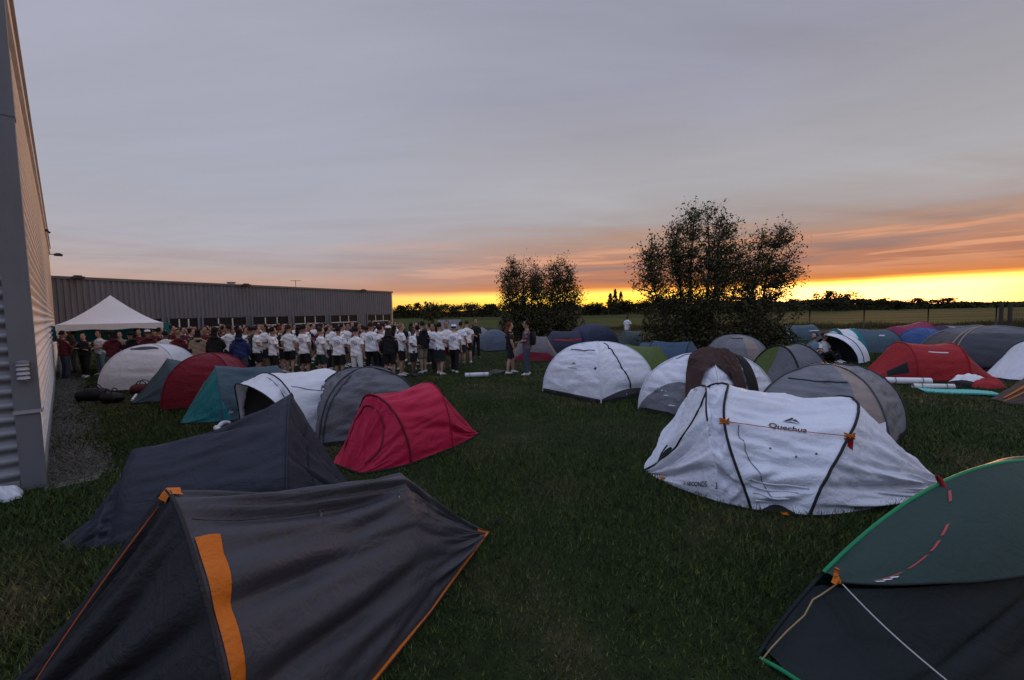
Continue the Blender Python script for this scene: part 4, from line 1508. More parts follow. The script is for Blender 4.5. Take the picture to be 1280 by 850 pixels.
# ---- white dome in the middle
cx, cy = 2.16, 10.75
t, P, N = dome_tent('dome_tent', 'white dome tent with a black zip line, right of the two chatting people', (cx, cy), math.atan2(-1.54, 1.16), 1.95, 2.0, 1.30,
                    [('canopy', M_wht)], None, seed=130, ns=22, nt_=44, wr=.030, group=GT, pole_mat=M_wht2, lip=.09)
for k in range(4):
    overlay(t, P, N, 'base_band', M_chr, lambda q: 0.0, lambda q, k=k: .045 + (.05 * math.sin(PI * q) if k == 1 else 0), dv(k, .0), dv(k, 1), .005, 4, 24)
seam(t, P, N, [(.88, dv(1, .42)), (.66, dv(1, .36)), (.35, dv(1, .44)), (.10, dv(1, .55))], .018, M_blk, 'door_zip')
seam(t, P, N, [(.655, dv(0, .15)), (.645, dv(0, .5)), (.66, dv(0, .88))], .012, M_nvy, 'vent_line')
peak_mark(t, P, N, .40, dv(0, .47), (0, .011), (.040, 0), M_ink, off=.014)
text_on(t, P, N, 'quechua', .345, dv(0, .47), (0, .0125), (.034, 0), M_ink, off=.014)
b = MB(); c = S(P, .38, dv(0, .9), N, .012); b.ball(c, .03, 5, 6); b.build('toggle', M_ink, t)

# ---- white dome with the garment over it
D2 = (4.05, 8.85)
D2R = math.atan2(-1.28, .98)
t, P, N = dome_tent('dome_tent', 'white dome tent with grey lower panel and a brown garment draped on top', D2, D2R, 1.75, 2.25, 1.18,
                    [('canopy', M_wht)], None, seed=140, ns=22, nt_=44, wr=.034, group=GT, pole_mat=M_wht2, lip=.07)
overlay(t, P, N, 'lower_panel', M_gry2, lambda q: 0.0, lambda q: .36 * math.sin(PI * min(1, q * 1.0)) ** .75, dv(0, .0), dv(0, 1), .006, 14, 44)
seam(t, P, N, [(.70, dv(0, .1)), (.74, dv(0, .12)), (.95, dv(0, .3))], .008, M_nvy, 'vent_line')


def dome_z(x, y, L, Wd, h, px=.85, pz=.9):
    m = np.clip(np.maximum(np.abs(x) / (L / 2), np.abs(y) / (Wd / 2)), 0, 1)
    th = np.arccos(np.clip(m ** (1 / px), 0, 1))
    return h * np.sin(th) ** pz


M_jack = fabric('brown_fleece', (.062, .033, .028), .9, .45, .0, scale=1.6)
M_jack2 = fabric('black_cotton', (.016, .015, .016), .85, .4, .0)
ca_, sa_ = math.cos(-D2R), math.sin(-D2R)
loc2 = lambda wx, wy: np.array([(wx - D2[0]) * ca_ - (wy - D2[1]) * sa_, (wx - D2[0]) * sa_ + (wy - D2[1]) * ca_])
# directions as seen from the lawn: towards the viewer and to the viewer's right, at the dome
VW = -np.array(D2) / np.linalg.norm(D2)
VR = np.array([-VW[1], VW[0]])


def lay(name, label, mat, outline, cat, seed, thick, part='cloth', fold=.05):
    """garment lying on the dome: outline in (right, towards viewer) metres from the apex"""
    t2 = thing(name, label, cat, (D2[0], D2[1], 0), D2R)
    o2 = np.array(outline, float)
    m_ = len(o2)
    na, nr = 260, 80
    q = np.linspace(0, m_, na, endpoint=False)
    i0 = np.floor(q).astype(int) % m_
    f_ = (q - np.floor(q))[:, None]
    ring = o2[i0] * (1 - f_) + o2[(i0 + 1) % m_] * f_
    for _ in range(5):
        ring = (np.roll(ring, 1, 0) + 2 * ring + np.roll(ring, -1, 0)) / 4
    c = o2.mean(0)
    r = np.linspace(0.0, 1, nr)[:, None, None]
    XY = c + (ring - c)[None] * r
    wx = D2[0] + VR[0] * XY[..., 0] + VW[0] * XY[..., 1]
    wy = D2[1] + VR[1] * XY[..., 0] + VW[1] * XY[..., 1]
    lx = (wx - D2[0]) * ca_ - (wy - D2[1]) * sa_
    ly = (wx - D2[0]) * sa_ + (wy - D2[1]) * ca_
    z = dome_z(lx, ly, 1.75, 2.25, 1.18)
    rr2 = r[..., 0]
    a_, b_ = XY[..., 0], XY[..., 1]
    f2 = fold * (.9 - 1.6 * np.abs(vnoise(a_ * 2.4 + b_ * 2, b_ * 4.5 - a_ * 2, seed))) + fold * .55 * (.5 - np.abs(vnoise(a_ * 11 + b_ * 5, b_ * 5 - a_ * 6, seed + 1)) * 1.4) + fold * .8 * vnoise(a_ * 2.2, b_ * 2.2, seed + 2)
    f2 = f2 - fold * .9 * np.exp(-(vnoise(a_ * 2.2 - b_ * 1.5, b_ * 4.5 - a_ * 2.5, seed + 5) / .10) ** 2) - fold * .6 * np.exp(-(vnoise(a_ * 3 + b_ * 2, b_ * 5 + a_ * 3, seed + 6) / .12) ** 2)
    z = z + thick + np.maximum(f2 + fold * 1.0, 0) * np.clip(1.25 - rr2 ** 4 * 1.1, .1, 1)
    b = MB()
    b.grid(np.stack([lx, ly, z], -1), cv=True)
    b.build(part, mat, t2)
    return t2


j1 = lay('garment', 'brown jacket crumpled over the top of the white dome', M_jack,
         [(-.15, -.10), (-.32, .30), (-.37, .80), (-.36, 1.18), (-.20, 1.22), (-.10, .90), (.15, .84), (.36, .78), (.50, .74), (.66, .98), (.84, 1.26), (.98, 1.18), (.82, .76), (.68, .40), (.55, .05), (.38, -.20), (.12, -.25)], 'jacket', 150, .03, 'body_panel', .07)
rows = []
b = MB()
pts = []
for (a_, c_) in ((-.25, .60), (-.30, .85), (-.31, 1.05), (-.30, 1.27)):
    w_ = np.array(D2) + VR * a_ + VW * c_
    l_ = loc2(w_[0], w_[1])
    pts.append([l_[0], l_[1], float(dome_z(l_[0], l_[1], 1.75, 2.25, 1.18)) + .055])
b.etube(pts, [(.085, .045), (.08, .042), (.07, .04), (.06, .03)], 10, ref=(1, 0, 0))
b.build('sleeve', M_jack, j1)
j2 = lay('garment', 'black cloth strips lying on the white dome right of the brown jacket', M_jack2,
         [(.42, -.30), (.56, -.05), (.72, .30), (.90, .70), (1.0, .64), (.88, .28), (.92, .20), (1.10, .46), (1.18, .36), (1.0, .05), (.76, -.24), (.56, -.40)], 'cloth', 160, .016, 'cloth', .03)

# ---- white two-hoop pop-up in the right foreground
ax = np.array([.984, -.18])
t, P, N = loft_tent('popup_tent', 'large white pop-up tent with black pole lines and orange cord in the right foreground', (1.70, 5.47), math.atan2(-.18, .984),
                    [K(0, .10, .02, xf=.02), K(.74, .90, 1.12, xf=.70, n=1.9, xm=.10), K(1.00, 1.02, 1.14, xf=.94, n=1.9, xm=.20), K(2.38, 1.08, 1.0, xf=1.46, n=1.8, xm=-.10), K(3.36, .16, .02, xf=3.2)],
                    [('canopy', M_wht)], None, seg=28, nv=161, sag=.09, wr=.034, nc=60, cs=.16, ca=2.6, tens=1.8, flat=((2.52, -.40, .32, .13), (.72, -.86, .42, .12)), seed=170, lip=.02, sheet_mat=M_blk, group=GT, pull=.015, crease=1.5)
n4 = 4.0
for k in (1, 2, 3):
    b = MB()
    pts = P[k * 28] + N[k * 28] * .006
    if k == 1: pts = pts[43:92]
    b.tube(pts, .014 if k > 1 else .010, 7)
    b.build('pole_sleeve', M_blk, t)
near = lambda v: .5 - v * .5       # near side: towards column 0
seam(t, P, N, [(.0, .35), (.10, .30), (.19, .31), (.25, .42)], .012, M_blk, 'door_zip')
# vent hole low on the left tip
b = MB()
vp = [(.045, .36), (.075, .40), (.105, .40), (.115, .35), (.09, .32), (.06, .33)]
b.add([S(P, u, v, N, .007) for u, v in vp], [tuple(range(6))])
b.build('vent_hole', M_gtd, t, smooth=False)
# inner door outline and its folded bottom
seam(t, P, N, [(.53, .27), (.545, .17), (.58, .09), (.60, .05)], .005, M_gry2, 'fold_line')
b = MB()
for k in range(4):
    v0_ = .035 + .022 * k
    b.tube([S(P, .53 + (.10 + .03 * k) * a, v0_ + .003 * math.sin(a * 7 + k), N, .006) for a in np.linspace(0, 1, 18)], .010, 6)
b.build('folded_door', M_wht2, t)
b = MB()
b.grid(np.array([[S(P, .54 + .16 * a, .004 + .022 * c * math.sin(PI * a), N, .012) for c in (0, .5, 1)] for a in np.linspace(0, 1, 14)]))
b.build('door_gap', M_blk, t)
# orange cord from hoop to hoop and its tabs
a_, c_ = S(P, .50, .27, N, .012), S(P, .75, .27, N, .012)
line(t, [a_, c_], .0045, M_ocord, 'tension_cord', sag=.012)
for p, (u, v) in ((a_, (.50, .27)), (c_, (.75, .27))):
    b = MB()
    for dz in (-.03, .0, .03):
        b.tube([p + [-.05, 0, dz], p + [0, -.015, dz * .4], p + [.05, .0, -dz]], .011, 5)
    b.build('cord_toggle', M_org, t)
b = MB()
for k in range(4):
    b.tube([c_ + [.01 * k, -.01, 0], c_ + [-.02 + .012 * k, -.02, -.09], c_ + [-.04 + .02 * k, -.015, -.19]], [.006, .011, .006], 5)
b.build('hanging_ribbon', M_red2, t)
text_on(t, P, N, 'Quechua', .628, .295, (.0205, -.002), (.0, .028), M_ink, bold=.02, off=.012)
peak_mark(t, P, N, .632, .325, (.016, -.001), (.0, .034), M_ink, off=.010)
text_on(t, P, N, '2 SECONDS', .172, .070, (.0150, .0), (.002, .030), M_ink, 'printed_size', shear=.25, bold=.02, off=.018)
text_on(t, P, N, '3', .240, .062, (.0150, .0), (.002, .030), M_ink, 'printed_size', shear=.25, bold=.02, off=.018)
for (u, v) in ((.66, .20), (.60, .215), (.70, .21)):
    b = MB(); b.ball(S(P, u, v, N, .006), .012, 5, 6); b.build('eyelet', M_gry, t)
# flag tag on the right slope
b = MB()
e = S(P, .80, .47, N, .0)
b.grid(np.array([[e + [.02 + .13 * c, -.01 - .02 * a, -.05 - .11 * a + .06 * c] for c in (0, .5, 1)] for a in (0, .5, 1)]))
b.build('loop_flag', M_wht2, t)
for u, v in ((.06, .08), (.64, .0), (1, .5)):
    p = S(P, u, v)
    b = MB()
    o_ = (p - P.reshape(-1, 3).mean(0)) * [1, 1, 0]
    o_ /= np.linalg.norm(o_) + 1e-6
    b.grid(np.array([[p + o_ * .07 * a + np.array([-o_[1], o_[0], 0]) * .03 * c + [0, 0, .012] for c in (-1, 1)] for a in (0, 1)]))
    b.build('peg_loop', M_org, t)

# ---- grey dome, the low sun's warm rim painted on as a sand strip
CF, S1, S2 = np.array([5.20, 5.80]), np.array([.74, .67]), np.array([-.67, .74])
cc = CF + S1 * .9 + S2 * .88
ra = math.atan2(-S2[1], -S2[0])
t, P, N = dome_tent('dome_tent', 'grey dome tent with a sand coloured strip behind the large white pop-up', cc, ra, 1.76, 1.85, 1.13,
                    [('canopy', M_gry2), ('sun_rim_strip', M_tan)], lambda k, s_, u: 1 if k == 0 and s_ > .86 - .10 * u else 0, seed=180, ns=22, nt_=40, wr=.022, group=GT, pole_mat=M_chr, sag=.01)
seam(t, P, N, [(.60, dv(0, .1)), (.585, dv(0, .45)), (.60, dv(0, .8))], .014, M_chr, 'vent_line')
# ---- small grey dome further back
t, P, N = dome_tent('dome_tent', 'small grey dome tent with a sand strip just right of the draped white dome', (8.4, 16.0), rad(-5), 1.7, 1.5, 1.08, [('canopy', M_gry2), ('sun_rim_strip', M_tan)], lambda k, s_, u: 1 if k == 0 and .55 < s_ < .95 - .2 * u and u > .1 else 0, seed=190, group=GT, pole_mat=M_gry2)  # strip colours the sun's warm rim onto the fabric
seam(t, P, N, [(.70, dv(0, .1)), (.69, dv(0, .4)), (.70, dv(0, .6))], .02, M_chr, 'vent_line')
# ---- dark grey dome, green behind
t, P, N = loft_tent('dome_tent', 'dark grey dome tent with two dark pole lines and a green top', (6.55, 11.0), rad(12),
                    [K(-.15, .55, .03), K(.42, .85, 1.1, n=1.9, xf=.25), K(1.0, .85, 1.12, n=1.9, xf=1.2), K(2.35, .35, .10)],
                    [('canopy', M_gry), ('green_top', M_grn)], lambda k, u, v: 1 if v > -.02 and k < 2 else 0, seg=12, poles=(1, 2), pole_r=.022, seed=200, group=GT, sag=.03, wr=.014)
# ---- white open pop-up, two people inside
t, P, N = loft_tent('popup_tent', 'white pop-up tent with two people sitting in its open doorway', (11.75, 15.9), rad(28),
                    [K(-.15, .95, 1.0, xf=.1), K(.3, 1.0, 1.08, xf=.4), K(1.2, .85, .95), K(1.8, .4, .03)],
                    [('canopy', M_wht2)], None, poles=(0, 1), seg=10, nv=33, seed=210, group=GT)
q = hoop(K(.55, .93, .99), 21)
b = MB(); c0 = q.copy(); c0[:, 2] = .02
b.grid(np.array([q * (1 - a) + c0 * a for a in np.linspace(0, 1, 5)])); b.build('doorway_shade', M_inn, t)  # black sheet standing in for the shade behind the sitters
OPENT = t
# ---- tents along the fence
t, P, N = loft_tent('tunnel_tent', 'slate blue tunnel tent with a pale end arch, furthest back right of the tallest birch', (16.6, 26.6), rad(5),
                    [K(0, .75, .75), K(.25, .85, 1.0), K(2.2, .8, .95), K(2.7, .5, .05)], [('canopy', M_slt), ('end_arch', M_wht2)], lambda k, u, v: 1 if k == 0 else 0, poles=(1,), seg=8, nv=29, seed=220, group=GT)
seam(t, P, N, [(.55, .22), (.66, .22)], .035, M_inkw, 'printed_strip', n=6)
t, P, N = loft_tent('tunnel_tent', 'tunnel tent with white top, teal middle stripe and dark side', (14.35, 19.4), rad(-8),
                    [K(0, .6, .75), K(.3, .9, 1.08), K(.95, .9, 1.08, xf=1.1), K(2.4, .85, 1.0, xf=2.6), K(3.0, .5, .05)],
                    [('roof', M_wht2), ('stripe', M_tl), ('side_panel', M_slt)], lambda k, u, v: (0 if v > -.55 and u < .75 else 1) if k < 2 else (0 if v > .05 and k == 2 else 2), poles=(3,), seg=8, nv=29, seed=230, group=GT)
seam(t, P, N, [(.62, .28), (.66, .28)], .04, M_inkw, 'printed_strip', n=6)
t, P, N = loft_tent('tunnel_tent', 'red tunnel tent with tapered ends beside the rolled mats', (10.15, 12.35), rad(-11),
                    [K(0, .3, .03), K(.95, .75, 1.03, n=2.3, xf=.95), K(2.15, .75, 1.0, n=2.3), K(3.1, .35, .03)], [('canopy', M_red2), ('dark_vent', M_gtd)],
                    lambda k, u, v: 1 if k == 0 and -.85 < v < -.62 and .35 < u < .8 else 0, seg=12, seed=240, group=GT, ease=False, wr=.012)
for k in (1, 2):
    b = MB(); b.tube(P[k * 12] + N[k * 12] * .003, .012, 5); b.build('pole_sleeve', M_red2, t)
seam(t, P, N, [(.44, .29), (.56, .275)], .022, M_inkw, 'printed_strip', n=8)
t, P, N = loft_tent('tunnel_tent', 'raspberry red tunnel tent behind the blue dome near the fence', (18.9, 21.9), rad(6),
                    [K(0, .5, .04), K(.8, .9, .98), K(2.4, .95, 1.2), K(3.0, .5, .05)], [('canopy', M_pnk)], None, seg=8, nv=29, seed=250, group=GT, poles=(2,), pole_mat=M_pnk)
t, P, N = dome_tent('dome_tent', 'bright blue dome tent against the raspberry tunnel tent', (19.55, 20.3), rad(20), 1.5, 1.4, .98, [('canopy', M_blu2)], seed=260, ns=10, nt_=18, group=GT, pole_mat=M_blu2)
t, P, N = loft_tent('tunnel_tent', 'low purple grey tunnel tent behind the big grey dome', (22.3, 22.8), rad(-5),
                    [K(0, .5, .3), K(.5, .9, .98), K(2.4, .9, .98), K(3.0, .5, .05)], [('canopy', M_pur)], None, seg=8, nv=29, seed=270, group=GT, poles=(1,), pole_mat=M_pur)
seam(t, P, N, [(.35, .36), (.55, .36)], .03, M_inkw, 'printed_strip', n=6)
t, P, N = dome_tent('dome_tent', 'big grey dome tent with pale pole sleeves near the right edge', (15.6, 14.0), rad(-25), 2.9, 2.2, 1.36, [('canopy', M_chr), ('top_panel', M_gry)], lambda k, s_, u: 1 if u > .62 else 0,
                    seed=280, ns=18, nt_=30, group=GT, poles=False, wr=.014, sag=.0)
for k in range(4):
    for ds in (.0, .06):
        seam(t, P, N, [(.0, dv(k, .01 + ds)), (.5, dv(k, .01 + ds)), (.95, dv(k, .01 + ds))], .022, M_tan if k == 0 else M_gry2, 'pole_sleeve')
seam(t, P, N, [(.03, dv(0, .1)), (.04, dv(0, .5)), (.03, dv(0, .95))], .06, M_inn, 'open_hem')
t, P, N = loft_tent('popup_tent', 'white tent cut off by the right edge, in front of the big grey dome', (13.35, 11.75), rad(-4),
                    [K(0, .35, .03), K(.9, .8, 1.05), K(2.0, .8, 1.0), K(2.8, .4, .03)], [('canopy', M_wht2)], None, seg=10, nv=33, seed=290, group=GT, poles=(1,))
t, P, N = loft_tent('ridge_tent', 'brown tent with an orange strap cut off by the right edge', (10.35, 9.0), rad(-16),
                    [K(0, .25, .03), K(1.0, .85, 1.0, n=1.6), K(2.2, .8, .9, n=1.6), K(3.0, .3, .03)], [('canopy', M_brn), ('stripe', M_org)], lambda k, u, v: 1 if k == 0 and -.30 < v < -.24 else 0, seg=14, seed=300, group=GT, lip=.02)
b = MB(); b.grid(np.array([[S(P, .02 + .16 * a, .43 + .06 * c, N, .015) for c in (0, .5, 1)] for a in np.linspace(0, 1, 8)])); b.build('strap', M_org, t)
# ---- tents in the middle distance
t, P, N = loft_tent('tunnel_tent', 'olive green tunnel tent between the two white domes', (3.35, 13.4), rad(-38),
                    [K(0, .8, .95), K(.2, .85, 1.03), K(1.2, .85, 1.0), K(1.9, .5, .05)], [('canopy', M_grn), ('dark_door', M_gtd)], lambda k, u, v: 1 if k == 0 else 0, poles=(0, 1), pole_mat=M_gtd, seg=8, nv=33, seed=310, group=GT)
t, P, N = loft_tent('tunnel_tent', 'dark blue tunnel tent right behind the olive green one', (4.55, 14.9), rad(-35),
                    [K(0, .8, .95), K(.4, .85, 1.02), K(1.6, .85, 1.03), K(2.2, .5, .05)], [('canopy', M_blu)], None, poles=(1, 2), pole_mat=M_gtd, seg=8, nv=33, seed=320, group=GT)
t, P, N = loft_tent('tunnel_tent', 'grey tent with a maroon base behind the two chatting people', (.1, 18.6), rad(-4),
                    [K(-.3, .5, .05), K(.5, .9, 1.15), K(1.4, .9, 1.0), K(2.0, .5, .05)], [('canopy', fabric('mauve_grey', (.15, .13, .14))), ('base_band', M_crm)], lambda k, u, v: 1 if abs(v) > .78 else 0, poles=(1,), seg=8, nv=33, seed=330, group=GT)
dome_tent('dome_tent', 'pale blue dome tent far behind, left of the two chatting people', (-.95, 23.3), rad(20), 1.4, 1.3, 1.15, [('canopy', fabric('pale_blue', (.10, .13, .17)))], seed=340, ns=10, nt_=18, group=GT, poles=False)
dome_tent('dome_tent', 'small pale dome tent far behind, nearest to the white-shirted crowd', (-2.0, 25.5), rad(0), 1.6, 1.6, 1.2, [('canopy', M_gry2)], seed=345, ns=10, nt_=18, group=GT, poles=False)
t, P, N = loft_tent('tunnel_tent', 'long navy tunnel tent with a red stripe behind the white dome with black zip', (1.35, 22.6), rad(3), [K(0, .6, .1), K(.8, .9, 1.05), K(2.2, .9, 1.05), K(2.8, .6, .1)],
                    [('canopy', fabric('navy_tent', (.030, .036, .062))), ('stripe', M_red2)], lambda k, u, v: 1 if k == 1 and -.62 < v < -.55 else 0, seg=8, nv=33, seed=350, group=GT)
dome_tent('dome_tent', 'tall navy dome tent above the white dome with black zip', (4.3, 23.0), rad(30), 2.1, 2.0, 1.36, [('canopy', fabric('navy_dome', (.036, .043, .085)))], seed=360, ns=12, nt_=22, group=GT, poles=False)
t, P, N = loft_tent('tunnel_tent', 'grey teal tent beside the dark shrubs with a person behind it', (5.7, 23.4), rad(0), [K(0, .5, .1), K(.5, .8, 1.0), K(1.3, .8, .9), K(1.7, .4, .05)], [('canopy', fabric('grey_teal', (.075, .10, .10)))], None, seg=8, nv=29, seed=370, group=GT)

# ---- green piped tent in the near right corner
Lp, Rp = np.array([1.45, 2.45, 0]), np.array([5.45, 3.42, 0])
cen = (Lp + Rp) / 2
hd = (Rp - Lp) / np.linalg.norm(Rp - Lp)
hw_ = np.linalg.norm(Rp - Lp) / 2
bk = np.array([-hd[1], hd[0], 0])
t = thing('dome_tent', 'dark green tent with bright green piping in the near right corner', 'tent', cen, 0, GT)
hh = .985
uu = np.linspace(-1, 1, 61)
zed = lambda u: hh * np.maximum(1 - np.abs(u) ** 2.0, 0) ** .9
arc = np.array([hd * hw_ * u + [0, 0, zed(u)] for u in uu])
arc = np.stack([hd[0] * hw_ * uu, hd[1] * hw_ * uu, zed(uu)], 1)
b = MB(); b.tube(arc[7:-7], .012, 8); b.build('hoop_piping', M_grt, t)
for q_ in (arc[:8], arc[-8:]):
    b = MB(); b.tube(q_, .011, 8); b.build('hoop_sleeve', M_gtd, t)
# hood: from the arc forward and down to a curved lower edge
ia = np.abs(uu) <= .785
ua = uu[ia]
top = arc[ia]
na = len(ua)
edge = top.copy()
k_ = np.sqrt(np.maximum(1 - (ua / .785) ** 2, 0))
fwd = -bk
edge = edge + fwd * (.46 * k_)[:, None]
edge[:, 2] = zed(.785) + .12 * k_
rows = []
for q in np.linspace(0, 1, 16):
    r_ = top * (1 - q) + edge * q
    bulge = .07 * math.sin(PI * q)
    r_ = r_ + (fwd * .6 + np.array([0, 0, .8])) * bulge * k_[:, None]
    r_[:, 2] += .007 * vnoise(ua * 7, ua * 0 + q * 4, 401)
    rows.append(r_)
HP = np.array(rows)
HN = normals(HP)
b = MB(); b.grid(HP); b.build('hood', M_gtn, t)
b = MB(); b.tube(HP[-1], .006, 5); b.build('hood_edge', M_gtd, t)
# inner wall under the hood
rows = []
ub = np.linspace(-.98, .98, 97)
ki = np.sqrt(np.maximum(1 - (ub / .80) ** 2, 0))
ta = np.stack([hd[0] * hw_ * ub, hd[1] * hw_ * ub, np.where(np.abs(ub) < .80, zed(.80) + .11 * ki, zed(ub)) - .004], 1)
kb = np.sqrt(np.maximum(1 - ub ** 2, 0))
ta = ta + fwd * (.41 * ki)[:, None]
lo = np.stack([hd[0] * hw_ * ub, hd[1] * hw_ * ub, 0 * ub + .015], 1) + fwd * (.62 * kb ** .8)[:, None]
for q in np.linspace(0, 1, 40):
    r_ = ta * (1 - q) + lo * q
    f_ = .05 * vnoise(ub * 2.4 + q * 1.2, ub * 0 + q * 2.0, 411) - .025 * np.exp(-(vnoise(ub * 3 + q * 2, ub * 2 + q * 2.2, 412) / .16) ** 2)
    r_ = r_ + fwd * (f_ * math.sin(PI * q) ** .5)[:, None]
    rows.append(r_)
b = MB(); b.grid(np.array(rows)); b.build('inner_wall', M_gtd, t)
# back half of the dome
rows = []
for q in np.linspace(0, 1, 16):
    z_ = arc[:, 2] * math.cos(q * PI / 2) ** .8
    r_ = arc + np.array([.81, .59, 0]) * (1.0 * math.sin(q * PI / 2) * (1 - uu ** 2) ** .5)[:, None]
    r_[:, 2] = np.maximum(z_, .012) + .01 * vnoise(uu * 6, uu * 0 + q * 5, 421) * (q > .05)
    rows.append(r_)
b = MB(); b.grid(np.array(rows)); b.build('canopy', M_gtn, t)
# green hem corner and the loops at the corner
b = MB(); b.tube([arc[0] + fwd * .02, arc[0] + fwd * .14 + hd * .02 + [0, 0, .03], arc[0] + fwd * .32 + hd * .08 + [0, 0, .03]], .013, 7); b.build('hem_corner', M_grt, t)
corner = HP[-1, 0]
b = MB()
b.tube([corner, corner - hd * .02 + [0, 0, .035], corner - hd * .045 + [0, 0, .0]], [.012, .020, .014], 6)
b.tube([corner - hd * .03 + [0, 0, .05], corner - hd * .02 + [0, 0, .09]], [.012, .014], 5)
b.build('corner_tab', M_org, t)
G0 = AT(1190, 856, 1.72) - cen
line(t, [corner + fwd * .02, G0], .004, M_cord, 'guy_line', .02)
b = MB()
AU = lambda u: np.array([hd[0] * hw_ * u, hd[1] * hw_ * u, zed(u)]) + fwd * .07 - hd * .03
c2 = [corner, AU(-.80) - [0, 0, .03], AU(-.83), AU(-.87) + fwd * .02, AU(-.92), AU(-.96) - hd * .03, AU(-.985) - hd * .04, AU(-.995) - hd * .01]
b.tube(c2, .0045, 5); b.build('guy_line', plain('yellow_cord', (.35, .24, .10), .7), t)
# dashed reflective strip up the hood, with a few pale marks
s0 = [(.93, .03), (.76, .10), (.58, .17), (.36, .24), (.10, .30)]
qa = lambda f: (np.interp(f, np.linspace(0, 1, 5), [p[0] for p in s0]), np.interp(f, np.linspace(0, 1, 5), [p[1] for p in s0]))
for (f0, f1) in ((.05, .22), (.27, .42), (.46, .56), (.60, .70), (.90, .99)):
    b = MB()
    rows = []
    for f in np.linspace(f0, f1, 8):
        u, v = qa(f)
        rows.append([S(HP, u, v - .004, HN, .006), S(HP, u, v + .004, HN, .006)])
    b.grid(np.array(rows)); b.build('reflective_strip', M_pinkr, t)
for k in range(3):
    u, v = .92 - .035 * k, .052 + .012 * k
    b = MB(); b.add([S(HP, u + a * .012, v + c * .008, HN, .007) for a, c in ((-1, -1), (1, -.6), (.8, .6), (-1, 1))], [(0, 1, 2, 3)]); b.build('printed_mark', M_inkw, t)
b = MB()
pk = S(HP, 0, .30, HN, .02)
b.tube([pk + [-.03, 0, .04], pk, pk + [.02, -.03, -.05]], [.008, .018, .006], 6); b.build('toggle', M_red2, t)
# ------------------------------------------------------------------ people
def remeshed(mb, voxel, name, smooth_it=3, fac=.5):
    me = mb.mesh(name + '_raw')
    o = bpy.data.objects.new(name + '_raw', me)
    COL.objects.link(o)
    m = o.modifiers.new('r', 'REMESH')
    m.mode = 'VOXEL'
    m.voxel_size = voxel
    m.use_smooth_shade = True
    s_ = o.modifiers.new('s', 'SMOOTH')
    s_.factor, s_.iterations = fac, smooth_it
    bpy.context.view_layer.update()
    out = bpy.data.meshes.new_from_object(o.evaluated_get(bpy.context.evaluated_depsgraph_get()))
    out.name = name
    bpy.data.objects.remove(o)
    bpy.data.meshes.remove(me)
    return out


def join_to(me, mb, mats=None):
    """append the shells of mb to an existing mesh"""
    V = np.zeros(len(me.vertices) * 3)
    me.vertices.foreach_get('co', V)
    V = V.reshape(-1, 3)
    F_ = [tuple(p.vertices) for p in me.polygons]
    k = len(V)
    W_ = np.concatenate(mb.v)
    n = bpy.data.meshes.new(me.name)
    n.from_pydata(np.concatenate([V, W_]).tolist(), [], F_ + [tuple(i + k for i in f) for f in mb.f])
    n.polygons.foreach_set('use_smooth', [True] * len(n.polygons))
    for _ in range(3):
        n.materials.append(None)
    n.polygons.foreach_set('material_index', [0] * len(F_) + mb.m)
    n.update()
    bpy.data.meshes.remove(me)
    return n


ARMS = {
    'relaxed': [((.25, -.04, 1.13), (.245, .07, .88)), ((.25, -.04, 1.13), (.24, .05, .88))],
    'front': [((.25, .0, 1.13), (.11, .22, 1.08)), ((.25, .0, 1.13), (.12, .21, 1.05))],
    'crossed': [((.24, .08, 1.14), (-.07, .20, 1.17)), ((.24, .09, 1.13), (-.08, .17, 1.12))],
    'phone': [((.27, .10, 1.22), (.16, .28, 1.42)), ((.25, -.03, 1.13), (.23, .08, .89))],
    'hips': [((.40, -.08, 1.16), (.19, .06, 1.03)), ((.38, -.08, 1.16), (.19, .06, 1.02))],
    'talk': [((.24, .02, 1.14), (.17, .26, 1.20)), ((.25, -.02, 1.13), (.22, .20, 1.02))],
    'lap': [((.27, .06, 1.12), (.14, .26, 1.0)), ((.27, .06, 1.12), (.12, .26, 1.0))],
}
PM = {}


